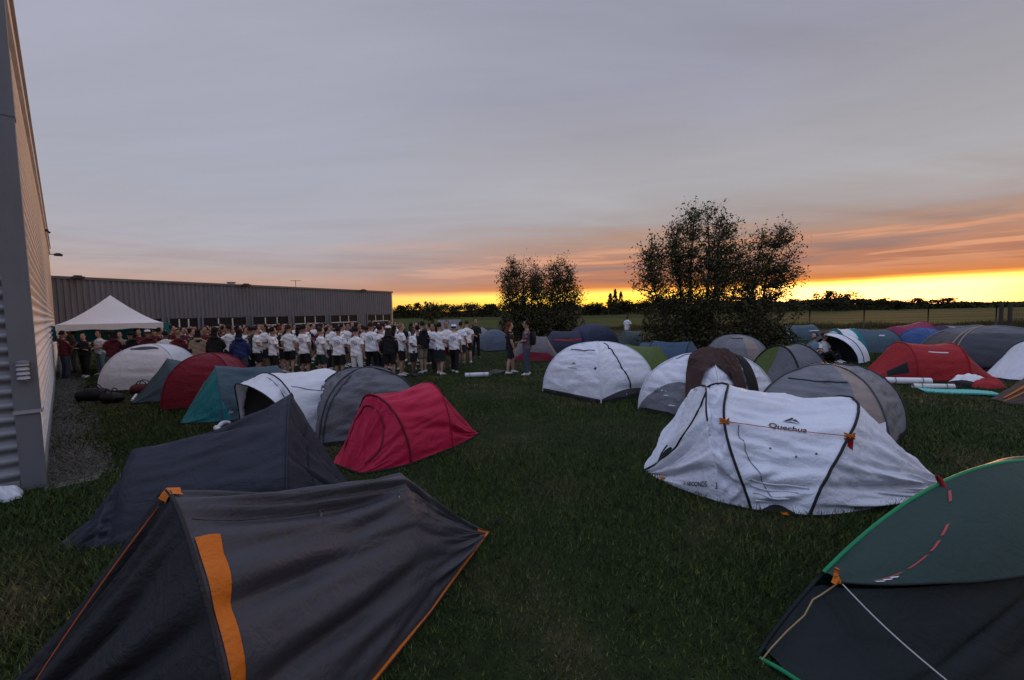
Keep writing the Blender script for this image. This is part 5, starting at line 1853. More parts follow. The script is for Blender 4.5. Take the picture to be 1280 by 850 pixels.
def pose_meshes(pose, stance):
    """body, shirt, jacket, shorts, trousers for one pose; shared by everyone standing like that"""
    key = (pose, stance)
    if key in PM: return PM[key]
    arms = ARMS[pose]
    if stance == 'sit':
        hips = [np.array([s_ * .10, 0, .90]) for s_ in (-1, 1)]
        knees = [np.array([s_ * .22, .40, 1.08]) for s_ in (-1, 1)]
        anks = [np.array([s_ * .10, .52, .78]) for s_ in (-1, 1)]
    else:
        o_ = {'even': (0, 0), 'left': (.05, -.06), 'right': (-.06, .05), 'step': (.16, -.14)}[stance]
        hips = [np.array([s_ * .092, 0, .88]) for s_ in (-1, 1)]
        knees = [np.array([s_ * .115, o_[k] * .7 + .02, .48]) for k, s_ in ((0, -1), (1, 1))]
        anks = [np.array([s_ * .13, o_[k] - .02, .09]) for k, s_ in ((0, -1), (1, 1))]
    sh = [np.array([s_ * .185, -.01, 1.405]) for s_ in (-1, 1)]
    els = [np.array([s_ * arms[k][0][0], arms[k][0][1], arms[k][0][2]]) for k, s_ in ((0, -1), (1, 1))]
    wrs = [np.array([s_ * arms[k][1][0], arms[k][1][1], arms[k][1][2]]) for k, s_ in ((0, -1), (1, 1))]
    b = MB()
    torso = [(.80, .12, .09, 0), (.88, .165, .115, -.01), (.97, .158, .112, -.005), (1.08, .14, .10, .0), (1.20, .155, .11, .005), (1.31, .178, .118, .0), (1.385, .165, .10, -.01), (1.44, .085, .07, -.015), (1.49, .056, .058, -.005), (1.56, .055, .06, .005)]
    b.etube([(0, y, z) for z, a, c, y in torso], [(a, c) for z, a, c, y in torso], 20)
    head = [(1.515, .03, .04, .035), (1.535, .052, .070, .03), (1.575, .066, .088, .018), (1.63, .075, .097, .008), (1.685, .076, .098, 0), (1.73, .062, .082, -.004), (1.757, .03, .045, -.006)]
    b.etube([(0, y, z) for z, a, c, y in head], [(a, c) for z, a, c, y in head], 18)
    b.etube([(0, .10, 1.655), (0, .118, 1.628), (0, .121, 1.612), (0, .10, 1.598)], [(.009, .012), (.012, .014), (.016, .014), (.012, .01)], 8)   # nose
    b.etube([(0, .085, 1.548), (0, .093, 1.535)], [(.03, .02), (.022, .015)], 8)
    for s_ in (-1, 1):
        b.ball((s_ * .077, -.005, 1.632), (.012, .02, .032), 6, 8)
    for k in (0, 1):
        h, kn, an = hips[k], knees[k], anks[k]
        b.tube([h + [0, 0, .04], h * .75 + kn * .25, (h + kn) / 2, kn * .8 + h * .2, kn, kn * .78 + an * .22 + [0, -.012, 0], (kn + an) / 2 + [0, -.012, 0], an * .75 + kn * .25, an], [.092, .094, .080, .064, .055, .058, .053, .040, .036], 14)
        s, e, w = sh[k], els[k], wrs[k]
        b.tube([s * .82 + [0, 0, -.01], s, s * .7 + e * .3, s * .3 + e * .7, e, e * .72 + w * .28, e * .3 + w * .7, w], [.058, .060, .050, .044, .040, .041, .032, .026], 12)
        f = an
        b.etube([f + [0, -.05, -.055], f + [0, .02, -.045], f + [0, .13, -.065], f + [0, .17, -.072]], [(.034, .034), (.042, .042), (.044, .024), (.03, .014)], 10, ref=(1, 0, 0))
    me = remeshed(b, .0105, 'body')
    x = MB()
    for k, s_ in ((0, -1), (1, 1)):
        e, w = els[k], wrs[k]
        d = (w - e) / np.linalg.norm(w - e)
        side = np.cross(d, [0, 0, 1.0]) if abs(d[2]) < .8 else np.array([0, 1.0, 0])
        side /= np.linalg.norm(side)
        nrm = np.cross(side, d)
        x.etube([w - d * .02, w + d * .02, w + d * .06, w + d * .095], [(.024, .022), (.034, .018), (.041, .017), (.038, .013)], 10, ref=side)
        for q, (o_, L_) in enumerate(((-.030, .066), (-.010, .078), (.010, .074), (.029, .058))):
            p0_ = w + d * .088 + side * o_
            bend = nrm * (-.012 * s_)
            x.tube([p0_, p0_ + d * L_ * .45 + bend * .6, p0_ + d * L_ * .78 + bend * 1.7, p0_ + d * L_ * .95 + bend * 3], [.0095, .009, .008, .006], 6)
        p0_ = w + d * .03 + side * -.030
        x.tube([p0_, p0_ + d * .03 - side * .022, p0_ + d * .065 - side * .03 + nrm * .006, p0_ + d * .082 - side * .028], [.013, .011, .010, .007], 6)
    for s_ in (-1, 1):
        x.ball((s_ * .031, .088, 1.648), (.013, .008, .007), 5, 8, m=1)
        x.tube([(s_ * .014, .097, 1.668), (s_ * .033, .095, 1.673), (s_ * .052, .082, 1.667)], .004, 4, m=1)
    x.tube([(-.022, .094, 1.578), (0, .101, 1.58), (.022, .094, 1.578)], .0055, 5, m=2)
    body = join_to(me, x)

    def top(long, loose, hood=False, name='shirt'):
        b = MB()
        hz = .84 if stance != 'sit' else .88
        t_ = [(hz, .172 + loose, .125 + loose, -.005), (.95, .168 + loose, .122 + loose, -.003), (1.08, .158 + loose, .116 + loose, .0), (1.2, .166 + loose * .8, .122 + loose * .7, .004), (1.31, .186 + loose * .5, .128 + loose * .4, .0), (1.39, .178, .108, -.01), (1.435, .105, .082, -.012), (1.465, .068, .068, -.01)]
        b.etube([(0, y, z) for z, a, c, y in t_], [(a, c) for z, a, c, y in t_], 20)
        for k in (0, 1):
            s, e, w = sh[k], els[k], wrs[k]
            if long:
                b.tube([s * .8, s, s * .5 + e * .5, e, e * .5 + w * .5, w - (w - e) * .04], [.064, .072, .062, .058, .052, .042], 12)
            else:
                b.tube([s * .8, s, s * .6 + e * .4, s * .25 + e * .75], [.064, .072, .066, .068 + loose * .3], 12)
        if hood:
            b.etube([(0, -.10, 1.39), (0, -.13, 1.43), (0, -.10, 1.50)], [(.12, .05), (.13, .06), (.10, .03)], 12)
        me = remeshed(b, .016, name, 2)
        for v in me.vertices:      # loose cloth folds
            z, a = v.co.z, math.atan2(v.co.y, v.co.x)
            f = .008 * math.sin(a * 5 + z * 9) * max(0, min(1, (1.25 - z) * 3)) + .006 * math.sin(z * 38 + a * 2.5)
            v.co.x += f * math.cos(a)
            v.co.y += f * math.sin(a)
        return me

    def legs(long, name):
        b = MB()
        b.etube([(0, -.006, z) for z in (1.0, .93, .86, .79)], [(.162, .118), (.172, .126), (.172, .124), (.12, .10)], 18)
        for k in (0, 1):
            h, kn, an = hips[k], knees[k], anks[k]
            if long:
                b.tube([h + [0, 0, .03], h * .5 + kn * .5, kn, kn * .5 + an * .5, an + (kn - an) * .02], [.106, .092, .074, .070, .072], 12)
            else:
                b.tube([h + [0, 0, .03], h * .6 + kn * .4, kn * .86 + h * .14], [.108, .102, .100], 12)
        return remeshed(b, .016, name, 2)

    r = dict(body=body, tee=top(False, .022), jacket=top(True, .03, True, 'jacket'), shorts=legs(False, 'shorts'), trousers=legs(True, 'trousers'))
    sm = []
    for k in (0, 1):
        b = MB()
        f = anks[k]
        b.etube([f + [0, -.075, -.05], f + [0, -.06, -.045], f + [0, .02, -.035], f + [0, .10, -.055], f + [0, .17, -.066], f + [0, .195, -.075]], [(.02, .03), (.040, .042), (.046, .052), (.050, .036), (.042, .024), (.018, .012)], 12)
        b.tube([f + [0, -.015, -.01], f + [0, -.015, .03]], [.047, .042], 10)
        sm.append(b.mesh('shoe', [None]))
    r['shoes'] = sm
    PM[key] = r
    return r


def hair_mesh(kind):
    b = MB()
    nu, nv = 12, 22
    th = np.linspace(.03, 2.25 if kind != 'short' else 2.0, nu)
    ph = np.arange(nv) * 2 * PI / nv
    P = np.zeros((nu, nv, 3))
    for i, t_ in enumerate(th):
        for j, p in enumerate(ph):
            rr_ = np.array([.087, .110, .110]) * (1 + .05 * math.sin(p * 7 + t_ * 5) + .03 * math.sin(p * 13 - t_ * 9))
            q = np.array([math.sin(t_) * math.cos(p), math.sin(t_) * math.sin(p), math.cos(t_)])
            front = max(0, q[1])
            if q[2] < .62 and front > .35:      # keep the face clear
                rr_ = rr_ * .80
            P[i, j] = q * rr_ + np.array([0, -.008, 1.668])
    b.grid(P, cv=True)
    b.add(P[0], [tuple(range(nv))])
    if kind == 'long':
        b.etube([(0, -.07, 1.68), (0, -.095, 1.60), (0, -.115, 1.50), (0, -.125, 1.40), (0, -.12, 1.30)], [(.075, .04), (.088, .045), (.095, .04), (.085, .035), (.05, .015)], 14)
    if kind == 'bun':
        b.ball((0, -.10, 1.745), (.045, .045, .042), 8, 10)
    return b.mesh('hair', [None])


HAIR = {k: hair_mesh(k) for k in ('short', 'long', 'bun')}
b = MB()
nu, nv = 8, 20
P = np.array([[(.091 * math.sin(t_) * math.cos(p), -.004 + .113 * math.sin(t_) * math.sin(p), 1.69 + .085 * math.cos(t_)) for p in np.arange(nv) * 2 * PI / nv] for t_ in np.linspace(.05, 1.62, nu)])
b.grid(P, cv=True)
b.add(P[0], [tuple(range(nv))])
b.grid(np.array([[(.07 * c, .09 + (.10 - .03 * c * c) * a, 1.695 - .02 * a - .012 * c * c) for c in np.linspace(-1, 1, 7)] for a in (0, .5, 1)]))
CAPM = b.mesh('cap', [None])
b = MB()
b.etube([(0, -.005, z) for z in (1.0, .9, .75, .6, .48)], [(.155, .115), (.185, .14), (.20, .155), (.215, .17), (.225, .18)], 18)
SKIRT = b.mesh('skirt', [None])
b = MB()
b.box((0, -.20, 1.20), (.30, .15, .42))
bm_ = b
BAGM = MB().etube([(0, -.20, .98), (0, -.21, 1.02), (0, -.22, 1.2), (0, -.21, 1.36), (0, -.19, 1.42)], [(.12, .05), (.15, .08), (.155, .09), (.14, .07), (.08, .03)], 14).mesh('backpack', [None])

SKIN = [plain('skin_light', (.42, .25, .18), .55, var=.12, scale=14), plain('skin_tan', (.30, .17, .115), .55, var=.12, scale=14), plain('skin_dark', (.12, .065, .045), .55, var=.12, scale=14)]
HCOL = [plain('hair_dark', (.018, .013, .011), .75, var=.4, scale=60, spec=.12), plain('hair_brown', (.036, .022, .014), .75, var=.4, scale=60, spec=.12), plain('hair_fair', (.20, .13, .06), .75, var=.4, scale=60, spec=.12), plain('hair_red', (.13, .035, .015), .75, var=.4, scale=60, spec=.12)]
M_eye = plain('eye_dark', (.02, .015, .012), .4)
M_lip = plain('lip', (.25, .09, .08), .5)


def tee_white():
    """white t-shirt cotton with a round dark emblem printed on the back"""
    m = fabric('white_tee', (.80, .80, .82), .8, .35, 0, scale=3, dirt=.04)
    nt = m.node_tree
    b = [n for n in nt.nodes if n.type == 'BSDF_PRINCIPLED'][0]
    old = b.inputs['Base Color'].links[0].from_socket
    sp = nd(nt, 'ShaderNodeSeparateXYZ', {0: nd(nt, 'ShaderNodeTexCoord').outputs['Object']})
    dx = sp.outputs[0]
    dz = math_n(nt, 'SUBTRACT', sp.outputs[2], 1.245)
    d = math_n(nt, 'SQRT', math_n(nt, 'ADD', math_n(nt, 'MULTIPLY', dx, dx), math_n(nt, 'MULTIPLY', dz, dz)))
    ringm = math_n(nt, 'COMPARE', d, .092, .010)
    wv = nd(nt, 'ShaderNodeTexNoise', {'Vector': nd(nt, 'ShaderNodeTexCoord').outputs['Object'], 'Scale': 34, 'Detail': 2})
    inner = math_n(nt, 'MULTIPLY', math_n(nt, 'LESS_THAN', d, .070), math_n(nt, 'GREATER_THAN', wv.outputs[0], .47))
    back = math_n(nt, 'LESS_THAN', sp.outputs[1], -.06)
    f = math_n(nt, 'MULTIPLY', math_n(nt, 'MAXIMUM', ringm, inner), math_n(nt, 'MULTIPLY', back, .75))
    nt.links.new(mixcol(nt, f, old, (.04, .04, .07)), b.inputs['Base Color'])
    return m


CL = {'white': tee_white(), 'offwhite': fabric('plain_white_cotton', (.74, .74, .75), .8, .3, 0, scale=3, dirt=.05), 'maroon': fabric('maroon_cotton', (.115, .018, .024), .85, .3, 0, scale=3),
      'black': fabric('black_cotton_wear', (.013, .013, .015), .85, .3, 0, scale=3), 'navy': fabric('navy_cotton', (.016, .02, .04), .85, .3, 0, scale=3), 'royal': fabric('royal_blue_shell', (.018, .035, .14), .6, .4, 0, scale=3),
      'beige': fabric('beige_fleece', (.36, .27, .19), .9, .4, 0, scale=3), 'grey': fabric('grey_cotton', (.13, .125, .14), .85, .3, 0, scale=3), 'mauve': fabric('mauve_cotton', (.13, .085, .10), .85, .3, 0, scale=3),
      'jean': fabric('denim', (.055, .075, .12), .85, .3, 0, scale=4), 'paleblue': fabric('pale_denim', (.20, .27, .33), .85, .3, 0, scale=4), 'khaki': fabric('khaki_cotton', (.26, .23, .18), .85, .3, 0, scale=4), 'green': fabric('dark_green_wear', (.02, .05, .04), .85, .3, 0, scale=3)}
SHOE = [plain('shoe_white', (.6, .6, .6), .6), plain('shoe_dark', (.03, .03, .03), .6)]


def put(nm, me, mt, parent):
    o = bpy.data.objects.new(nm, me)
    COL.objects.link(o)
    o.parent = parent
    mt = mt if isinstance(mt, (list, tuple)) else [mt]
    for sl_, m in zip(o.material_slots, mt):
        sl_.link = 'OBJECT'
        sl_.material = m
    return o


for pm_fix in ():
    pass


def person(loc, rz, pose, stance, top, bottom, hair, hcol, label, group=None, skin=0, h=1.0, cap=None, bottom_kind='shorts', top_kind='tee', shoe=0, bag=None, z0=0.0, tops=None):
    r = pose_meshes(pose, stance)
    for nm in ('tee', 'jacket', 'shorts', 'trousers'):
        if not len(r[nm].materials): r[nm].materials.append(None)
    t = thing('person', label, 'person', (loc[0], loc[1], z0), rz, group)
    t.scale = (h, h, h)
    put('body', r['body'], [SKIN[skin], M_eye, M_lip], t)
    put('hair', HAIR[hair], HCOL[hcol], t)
    put('shirt' if top_kind == 'tee' else 'jacket', r[top_kind], CL[top], t)
    if bottom_kind == 'skirt':
        put('skirt', SKIRT, CL[bottom], t)
    else:
        put(bottom_kind, r[bottom_kind], CL[bottom], t)
    for m in r['shoes']:
        put('shoe', m, SHOE[shoe], t)
    if cap: put('cap', CAPM, CL[cap], t)
    if bag: put('backpack', BAGM, CL[bag], t)
    return t


def at_px(px, Y):
    d = ray(px, 400)
    return np.array([d[0] / d[1] * Y, Y])


CC = np.array([-3.9, 18.0])     # middle of the gathered crowd
taken = []


def face_to(p, q):
    d = np.asarray(q) - np.asarray(p)
    return math.atan2(-d[0], d[1])


GC = 'people gathered in front of the low hall'
# (px, Y, pose, stance, top, bottom, hair, hair colour, turn off the crowd middle, label, extras)
front = [
    (340, 13.8, 'front', 'even', 'white', 'black', 'short', 0, 0, 'person in white t-shirt and black shorts, broad back turned, left end of the front row', {}),
    (360, 15.2, 'relaxed', 'left', 'offwhite', 'black', 'short', 1, 50, 'person in plain white t-shirt seen between two broad backs above the white pop-up tent', {}),
    (379, 13.9, 'relaxed', 'even', 'white', 'black', 'short', 0, 10, 'person in white t-shirt and black shorts with arms hanging, above the white pop-up tent', {}),
    (400, 14.0, 'relaxed', 'right', 'white', 'green', 'short', 1, -12, 'person in white t-shirt and dark green shorts just left of the grey dome peak', {}),
    (422, 13.5, 'front', 'left', 'white', 'black', 'short', 0, 15, 'person in white t-shirt and dark shorts bending arms forward, above the grey dome left side', {'h': .98}),
    (444, 13.3, 'relaxed', 'even', 'white', 'offwhite', 'short', 0, 0, 'person dressed all in white, back turned, right above the grey dome peak', {'bottom_kind': 'trousers', 'h': .97}),
    (463, 14.0, 'relaxed', 'right', 'white', 'black', 'short', 1, 8, 'tall person in white t-shirt and black trousers right of the all-white person', {'h': 1.05, 'bottom_kind': 'trousers'}),
    (475, 14.7, 'front', 'even', 'offwhite', 'navy', 'short', 0, -30, 'person in white top half hidden behind the one in black with a white cap', {'bottom_kind': 'trousers'}),
    (485, 13.4, 'relaxed', 'even', 'black', 'black', 'long', 1, 5, 'person in black top and black shorts wearing a white cap, back turned', {'cap': 'offwhite', 'top_kind': 'jacket'}),
    (501, 14.4, 'crossed', 'left', 'offwhite', 'black', 'short', 2, -70, 'fair haired person in white t-shirt and black shorts right of the white cap', {}),
    (515, 14.3, 'front', 'even', 'offwhite', 'black', 'bun', 1, -100, 'short person in white t-shirt with hair in a bun, black shorts', {'h': .93}),
    (527, 14.9, 'relaxed', 'right', 'black', 'khaki', 'short', 0, 40, 'person in black jacket and pale khaki shorts at the right of the crowd', {'top_kind': 'jacket', 'h': 1.03}),
    (541, 15.3, 'talk', 'step', 'offwhite', 'black', 'long', 1, 120, 'long haired person in white t-shirt and black trousers facing right, by the crowd edge', {'bottom_kind': 'trousers'}),
    (549, 14.5, 'front', 'left', 'offwhite', 'black', 'short', 0, -60, 'person in white t-shirt and wide black skirt at the crowd edge', {'bottom_kind': 'skirt'}),
    (558, 15.6, 'talk', 'even', 'offwhite', 'maroon', 'short', 1, 150, 'person in white t-shirt and maroon shorts facing the camera near the crowd edge', {}),
    (567, 14.9, 'relaxed', 'step', 'white', 'black', 'short', 0, -45, 'person in white cap and white t-shirt with black trousers walking at the right crowd edge', {'cap': 'white', 'bottom_kind': 'trousers'}),
    (576, 16.8, 'relaxed', 'even', 'offwhite', 'navy', 'short', 0, -90, 'second person from the right end of the crowd, white shirt and navy shorts', {}),
    (583, 17.6, 'relaxed', 'left', 'white', 'black', 'short', 1, -60, 'rightmost white-shirted person of the crowd, black shorts', {}),
    (594, 19.5, 'front', 'even', 'black', 'black', 'short', 0, 80, 'person all in black standing apart right of the crowd', {'top_kind': 'jacket', 'bottom_kind': 'trousers'}),
    (637, 14.4, 'relaxed', 'step', 'black', 'black', 'long', 3, 'R', 'red haired person in dark top and black shorts chatting, on open grass', {'shoe': 0, 'h': .99, 'face': -70}),
    (658, 14.0, 'front', 'even', 'mauve', 'jean', 'short', 0, 'R', 'person in mauve t-shirt and blue jeans with dark backpack, chatting on open grass', {'shoe': 0, 'bottom_kind': 'trousers', 'bag': 'black', 'face': 80, 'h': 1.02}),
    (784, 26.5, 'relaxed', 'even', 'offwhite', 'grey', 'short', 0, 'R', 'person in white top standing far back beside the dark shrubs', {'face': 140}),
    # left part of the crowd, by the canopy
    (77, 15.2, 'crossed', 'even', 'maroon', 'jean', 'short', 0, 'R', 'person in maroon hoodie and jeans standing at the tall warehouse wall', {'face': -70, 'top_kind': 'jacket', 'bottom_kind': 'trousers'}),
    (102, 15.5, 'crossed', 'step', 'black', 'black', 'short', 1, 'R', 'person all in black with folded arms under the canopy', {'face': 150, 'top_kind': 'jacket', 'bottom_kind': 'trousers'}),
    (88, 17.0, 'relaxed', 'even', 'grey', 'grey', 'short', 1, 'R', 'person in grey behind the maroon hoodie at the warehouse wall', {'face': 90, 'bottom_kind': 'trousers'}),
    (122, 16.0, 'front', 'even', 'offwhite', 'paleblue', 'long', 1, 'R', 'person in white top and pale blue trousers under the canopy', {'face': 120, 'bottom_kind': 'trousers'}),
    (138, 14.9, 'front', 'left', 'maroon', 'grey', 'long', 0, 'R', 'dark haired person in maroon hoodie left of the white dome top', {'face': 20, 'top_kind': 'jacket', 'bottom_kind': 'trousers', 'h': .95}),
    (148, 16.4, 'talk', 'even', 'khaki', 'jean', 'short', 1, 'R', 'person in pale khaki top in the middle of the canopy', {'face': 160, 'bottom_kind': 'trousers'}),
    (161, 15.2, 'relaxed', 'even', 'black', 'black', 'short', 0, 'R', 'person in black jacket standing behind the white dome left side', {'face': 30, 'top_kind': 'jacket', 'bottom_kind': 'trousers'}),
    (172, 16.9, 'relaxed', 'even', 'maroon', 'black', 'short', 1, 'R', 'person in maroon top behind the white cap under the canopy', {'face': 170}),
    (183, 15.0, 'front', 'even', 'maroon', 'black', 'short', 1, 'R', 'person in maroon hoodie and white cap right behind the white dome peak', {'face': 10, 'top_kind': 'jacket', 'cap': 'offwhite', 'bottom_kind': 'trousers'}),
    (195, 16.6, 'talk', 'even', 'maroon', 'black', 'bun', 1, 'R', 'person in maroon with hair in a bun at the canopy right leg', {'face': 100, 'bottom_kind': 'trousers'}),
    (205, 15.1, 'relaxed', 'even', 'offwhite', 'grey', 'short', 0, 'R', 'person in plain white t-shirt and grey trousers at the right end of the canopy', {'face': -10, 'bottom_kind': 'trousers'}),
    (221, 14.4, 'relaxed', 'even', 'maroon', 'jean', 'short', 2, 'R', 'fair haired person in maroon hoodie with back turned, left of the beige fleece', {'face': 0, 'top_kind': 'jacket', 'bottom_kind': 'trousers'}),
    (233, 16.0, 'talk', 'even', 'maroon', 'black', 'short', 3, 'R', 'red haired person in maroon facing the camera behind the wine red dome', {'face': 170}),
    (246, 14.3, 'front', 'even', 'beige', 'black', 'long', 0, 'R', 'person in beige fleece with back turned above the wine red dome', {'face': -5, 'top_kind': 'jacket', 'bottom_kind': 'trousers', 'h': .96}),
    (256, 16.2, 'talk', 'even', 'maroon', 'black', 'short', 0, 'R', 'person in maroon top between the beige fleece and the black jacket', {'face': 140}),
    (268, 13.9, 'front', 'even', 'black', 'grey', 'long', 0, 'R', 'long haired person in wide black jacket above the wine red dome', {'face': -20, 'top_kind': 'jacket', 'bottom_kind': 'trousers', 'h': 1.0}),
    (284, 15.3, 'phone', 'even', 'offwhite', 'black', 'short', 0, 'R', 'person in white shirt holding up a hand between black and blue jackets', {'face': 60}),
    (298, 13.6, 'relaxed', 'even', 'royal', 'jean', 'long', 0, 'R', 'person in royal blue jacket with back turned, right of the wine red dome', {'face': -10, 'top_kind': 'jacket', 'bottom_kind': 'shorts', 'h': .97}),
    (311, 15.0, 'front', 'even', 'green', 'black', 'short', 0, 'R', 'person in dark green jacket right of the blue jacket', {'face': 60, 'top_kind': 'jacket', 'bottom_kind': 'trousers'}),
    (320, 14.6, 'talk', 'even', 'offwhite', 'black', 'short', 1, 'R', 'person in white t-shirt facing right, right of the blue jacket', {'face': -80}),
    (329, 15.9, 'front', 'even', 'offwhite', 'navy', 'long', 1, 'R', 'long haired person in white t-shirt left of the broad white back', {'face': 120}),
]
sk = 0
for (px, Y, pose, stance, top, bot, hair, hc, turn, lab, ex) in front:
    p = at_px(px, Y)
    ex = dict(ex)
    fa = ex.pop('face', None)
    rz = rad(fa) if fa is not None else face_to(p, CC) + rad(turn)
    if fa is not None: rz += -math.atan2(p[0], p[1])
    sk += 1
    person(p, rz, pose, stance, top, bot, hair, hc, lab, group=(GC if px < 600 else None), skin=(2 if sk % 11 == 0 else sk % 2), shoe=ex.pop('shoe', sk % 2), h=ex.pop('h', (.905 if px < 250 else .965) + .02 * (sk % 4)), **ex)
    taken.append(p)
# the rows behind: only heads and shoulders show between the front row
r2 = np.random.default_rng(77)
tops = [('white', 'white t-shirt'), ('offwhite', 'white t-shirt'), ('offwhite', 'white t-shirt'), ('maroon', 'maroon top'), ('black', 'dark top')]
n_back = 0
tries = 0
while n_back < 112 and tries < 4000:
    tries += 1
    px = r2.uniform(150, 560)
    Y = r2.uniform(15.6, 24.0)
    if px > 500 and Y > 19: continue
    p = at_px(px, Y)
    if min(np.linalg.norm(p - q) for q in taken) < .48: continue
    # outside the low hall and the canopy
    if (p - B0[:2]) @ BN[:2] < 1.2: continue
    q_ = np.array([(p[0] + 16.3) * .73 + (p[1] - 17.5) * .68, -(p[0] + 16.3) * .68 + (p[1] - 17.5) * .73])
    if max(abs(abs(q_) - 1.46)) < .25: continue
    taken.append(p)
    n_back += 1
    wl = 0 if px < 280 else 1
    top, tl = tops[int(r2.choice(5, p=[.04, .12, .08, .44, .32] if not wl else [.26, .18, .12, .15, .29]))]
    hc = int(r2.choice(4, p=[.62, .30, .06, .02]))
    kind = ['dark', 'brown', 'fair', 'red'][hc] + ' haired'
    person(p, face_to(p, CC) + r2.normal() * .6, ['front', 'relaxed', 'talk', 'crossed', 'hips', 'phone', 'relaxed'][n_back % 7], ['even', 'left', 'right'][n_back % 3], top, ['black', 'navy', 'jean'][n_back % 3], ['short', 'short', 'long', 'short', 'bun'][n_back % 5], hc,
           f'{kind} person in {tl} deep in the packed rows of the crowd', group='people in the back rows of the crowd', skin=int(r2.integers(0, 2)), h=.89 + .10 * r2.random(), bottom_kind=['shorts', 'trousers'][n_back % 2])
# two people sitting in the open white pop-up
for (px, Y, top, lab, fa, hc) in ((1031, 16.1, 'offwhite', 'person in white t-shirt sitting in the open white pop-up tent, looking left', 60, 0), (1019, 16.3, 'paleblue', 'person in pale blue top sitting deeper in the open white pop-up tent', -40, 1)):
    p = at_px(px, Y)
    person(p, rad(180 + fa) - math.atan2(p[0], p[1]), 'lap', 'sit', top, 'black', 'short', hc, lab, bottom_kind='trousers', z0=-.68, group=None)

# ------------------------------------------------------------------ camping gear
M_mat = plain('foam_silver', (.55, .56, .60), .45, var=.15)
M_matd = plain('foam_dark', (.03, .03, .035), .8)
M_mint = plain('foam_mint', (.12, .48, .42), .75, var=.1)


def rolled(name, label, loc, rz, L_, r_, mat, tail=0.0, group=None, cat='sleeping mat'):
    t = thing(name, label, cat, (loc[0], loc[1], 0), rz, group)
    b = MB()
    a = np.linspace(0, 2.6 * 2 * PI, 70)
    rr_ = np.linspace(.012, r_, 70)
    sp = np.stack([rr_ * np.cos(a - a[-1] - PI / 2), rr_ * np.sin(a - a[-1] - PI / 2) + r_], 1)
    if tail: sp = np.concatenate([sp, [[tail * .5, .004], [tail, .03]]])
    b.grid(np.array([[(x, sp[k, 0], sp[k, 1] + .01) for k in range(len(sp))] for x in np.linspace(-L_ / 2, L_ / 2, 8)]))
    b.build('foam_roll', mat, t)
    for x in (-.3, .3):
        b = MB()
        c = np.linspace(0, 2 * PI, 20)
        b.tube(np.stack([c * 0 + x * L_, (r_ + .004) * np.cos(c), (r_ + .004) * np.sin(c) + r_ + .01], 1), .006, 5)
        b.build('strap', M_blk, t)
    return t


p = G(596, 472)
rolled('sleeping_mat', 'half rolled silver grey mat lying on the grass near the chatting people', p, rad(8), .75, .085, M_mat, tail=.0)
t = thing('sleeping_mat', 'dark flat mat curling up at its end beside the silver grey mat', 'sleeping mat', G(608, 468), rad(50))
b = MB()
b.grid(np.array([[(x, y, .012 + .16 * max(0, x - .25) ** 1.2 + .01 * math.sin(x * 6)) for y in np.linspace(-.27, .27, 5)] for x in np.linspace(-.45, .75, 14)]))
b.build('foam_sheet', M_matd, t)
p = G(1134, 481)
rolled('sleeping_mat', 'white rolled mat nearest the red tunnel tent', p, rad(-14), 1.0, .10, plain('mat_white', (.7, .7, .7), .6, var=.08))
p = G(1166, 487)
rolled('sleeping_mat', 'thin white rolled mat with an orange side right of the thicker one', p, rad(-12), .85, .075, plain('mat_cream', (.62, .58, .54), .6, var=.1))
pa, pb = G(1150, 489), G(1246, 494)
t = thing('sleeping_mat', 'mint green foam mat lying flat on the grass near the right edge', 'sleeping mat', (pa + pb) / 2, math.atan2(pb[1] - pa[1], pb[0] - pa[0]))
L_ = np.linalg.norm(pb - pa)
b = MB()
xs_ = np.linspace(-L_ / 2, L_ / 2, 40)
Pm = np.array([[(x, y, .05 + .012 * math.sin(x * 5) + .006 * (k % 2)) for y in np.linspace(-.24, .24, 6)] for k, x in enumerate(xs_)])
b.grid(Pm)
b.grid(np.array([Pm[:, 0], Pm[:, 0] - [0, 0, .035]]))
b.grid(np.array([Pm[:, -1], Pm[:, -1] - [0, 0, .035]]))
b.build('foam_sheet', M_mint, t)


def heap(name, label, loc, rx, ry, h, mat, seed, cat, part='cloth', rz=0.0, extras=()):
    t = thing(name, label, cat, (loc[0], loc[1], 0), rz)
    nr, na = 16, 40
    a = np.linspace(0, 2 * PI, na, endpoint=False)[None]
    r = np.linspace(0.02, 1, nr)[:, None]
    e = 1 + .22 * vnoise(a * 2.2, a * 0, seed)
    x, y = rx * r * e * np.cos(a), ry * r * e * np.sin(a)
    z = h * (1 - r ** 2.6) ** .7 * (1 + .35 * vnoise(x * 7, y * 7, seed + 1)) + .05 * h / .2 * np.abs(vnoise(x * 12 + y * 4, y * 13, seed + 2)) * (1 - r ** 4) + .012
    b = MB()
    Pq = np.stack([x, y, z], -1)
    b.grid(Pq, cv=True)
    b.add(Pq[0], [tuple(range(na))])
    b.build(part, mat, t)
    return t


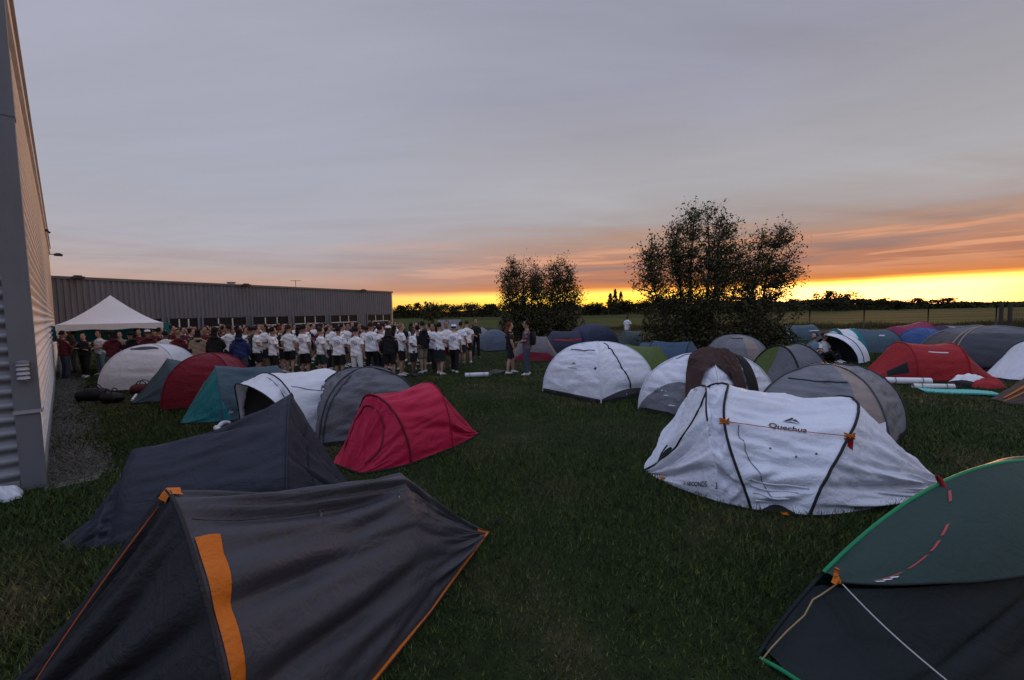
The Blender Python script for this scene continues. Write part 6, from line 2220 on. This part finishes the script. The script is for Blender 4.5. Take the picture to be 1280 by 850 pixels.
heap('garment', 'crumpled white and grey clothes lying by the big grey dome', G(1210, 481), .42, .28, .22, CL['offwhite'], 501, 'clothes')
heap('garment', 'crumpled red cloth beside the white clothes near the right edge', G(1234, 484), .36, .26, .17, M_red2, 505, 'clothes')
heap('duffel_bag', 'black soft bag lying behind the white rolled mats', G(1172, 473), .30, .18, .17, M_blk, 509, 'bag', 'bag_body')
heap('duffel_bag', 'long black bag lying behind the mint green mat', G(1205, 483), .55, .16, .13, M_blk, 513, 'bag', 'bag_body')
# bags at the foot of the long wall


def duffel(label, loc, rz, L_, r_, mat, seed):
    t = thing('duffel_bag', label, 'bag', (loc[0], loc[1], 0), rz)
    b = MB()
    x = np.linspace(-L_ / 2, L_ / 2, 16)
    k = np.clip(1 - np.abs(x / (L_ / 2)) ** 6, .05, 1) ** .5
    b.etube([(v, 0, r_ * .8) for v in x], [(r_ * 1.05 * q * (1 + .06 * math.sin(v * 17 + seed)), r_ * .85 * q * (1 + .08 * math.sin(v * 11 + seed))) for v, q in zip(x, k)], 16, ref=(0, 1, 0))
    b.build('bag_body', mat, t)
    for s_ in (-1, 1):
        b = MB()
        c = np.linspace(0, PI, 14)
        b.tube(np.stack([-L_ * .2 * np.cos(c), s_ * r_ * .45 + c * 0, r_ * 1.5 + r_ * .75 * np.sin(c)], 1), .013, 5)
        b.build('handle', M_blk, t)
    seam_ = MB()
    seam_.tube([(v, 0, r_ * 1.64 * 1.0) for v in x[3:-3]], .008, 5)
    seam_.build('zip', M_gry, t)
    return t


wb = lambda d, n: C0 + P1(d, 0, n)
duffel('large black duffel bag at the foot of the tall warehouse wall', wb(7.4, .75), .5, .7, .19, M_blk, 1)
duffel('black duffel bag lying across in front of the largest one by the wall', wb(6.6, 1.05), -.3, .6, .16, M_blk, 2)
duffel('dark bag with a red side standing right of the bags by the wall', wb(7.6, 1.75), .2, .6, .17, fabric('dark_red_bag', (.10, .02, .02)), 3)
duffel('slate blue bag lying under the canopy behind the black bags', wb(9.6, 2.5), .8, .8, .17, M_slt, 4)
heap('plastic_bag', 'crumpled white plastic bag on the grass at the tall warehouse corner', G(6, 624), .20, .13, .12, M_wht, 521, 'plastic bag', 'film')
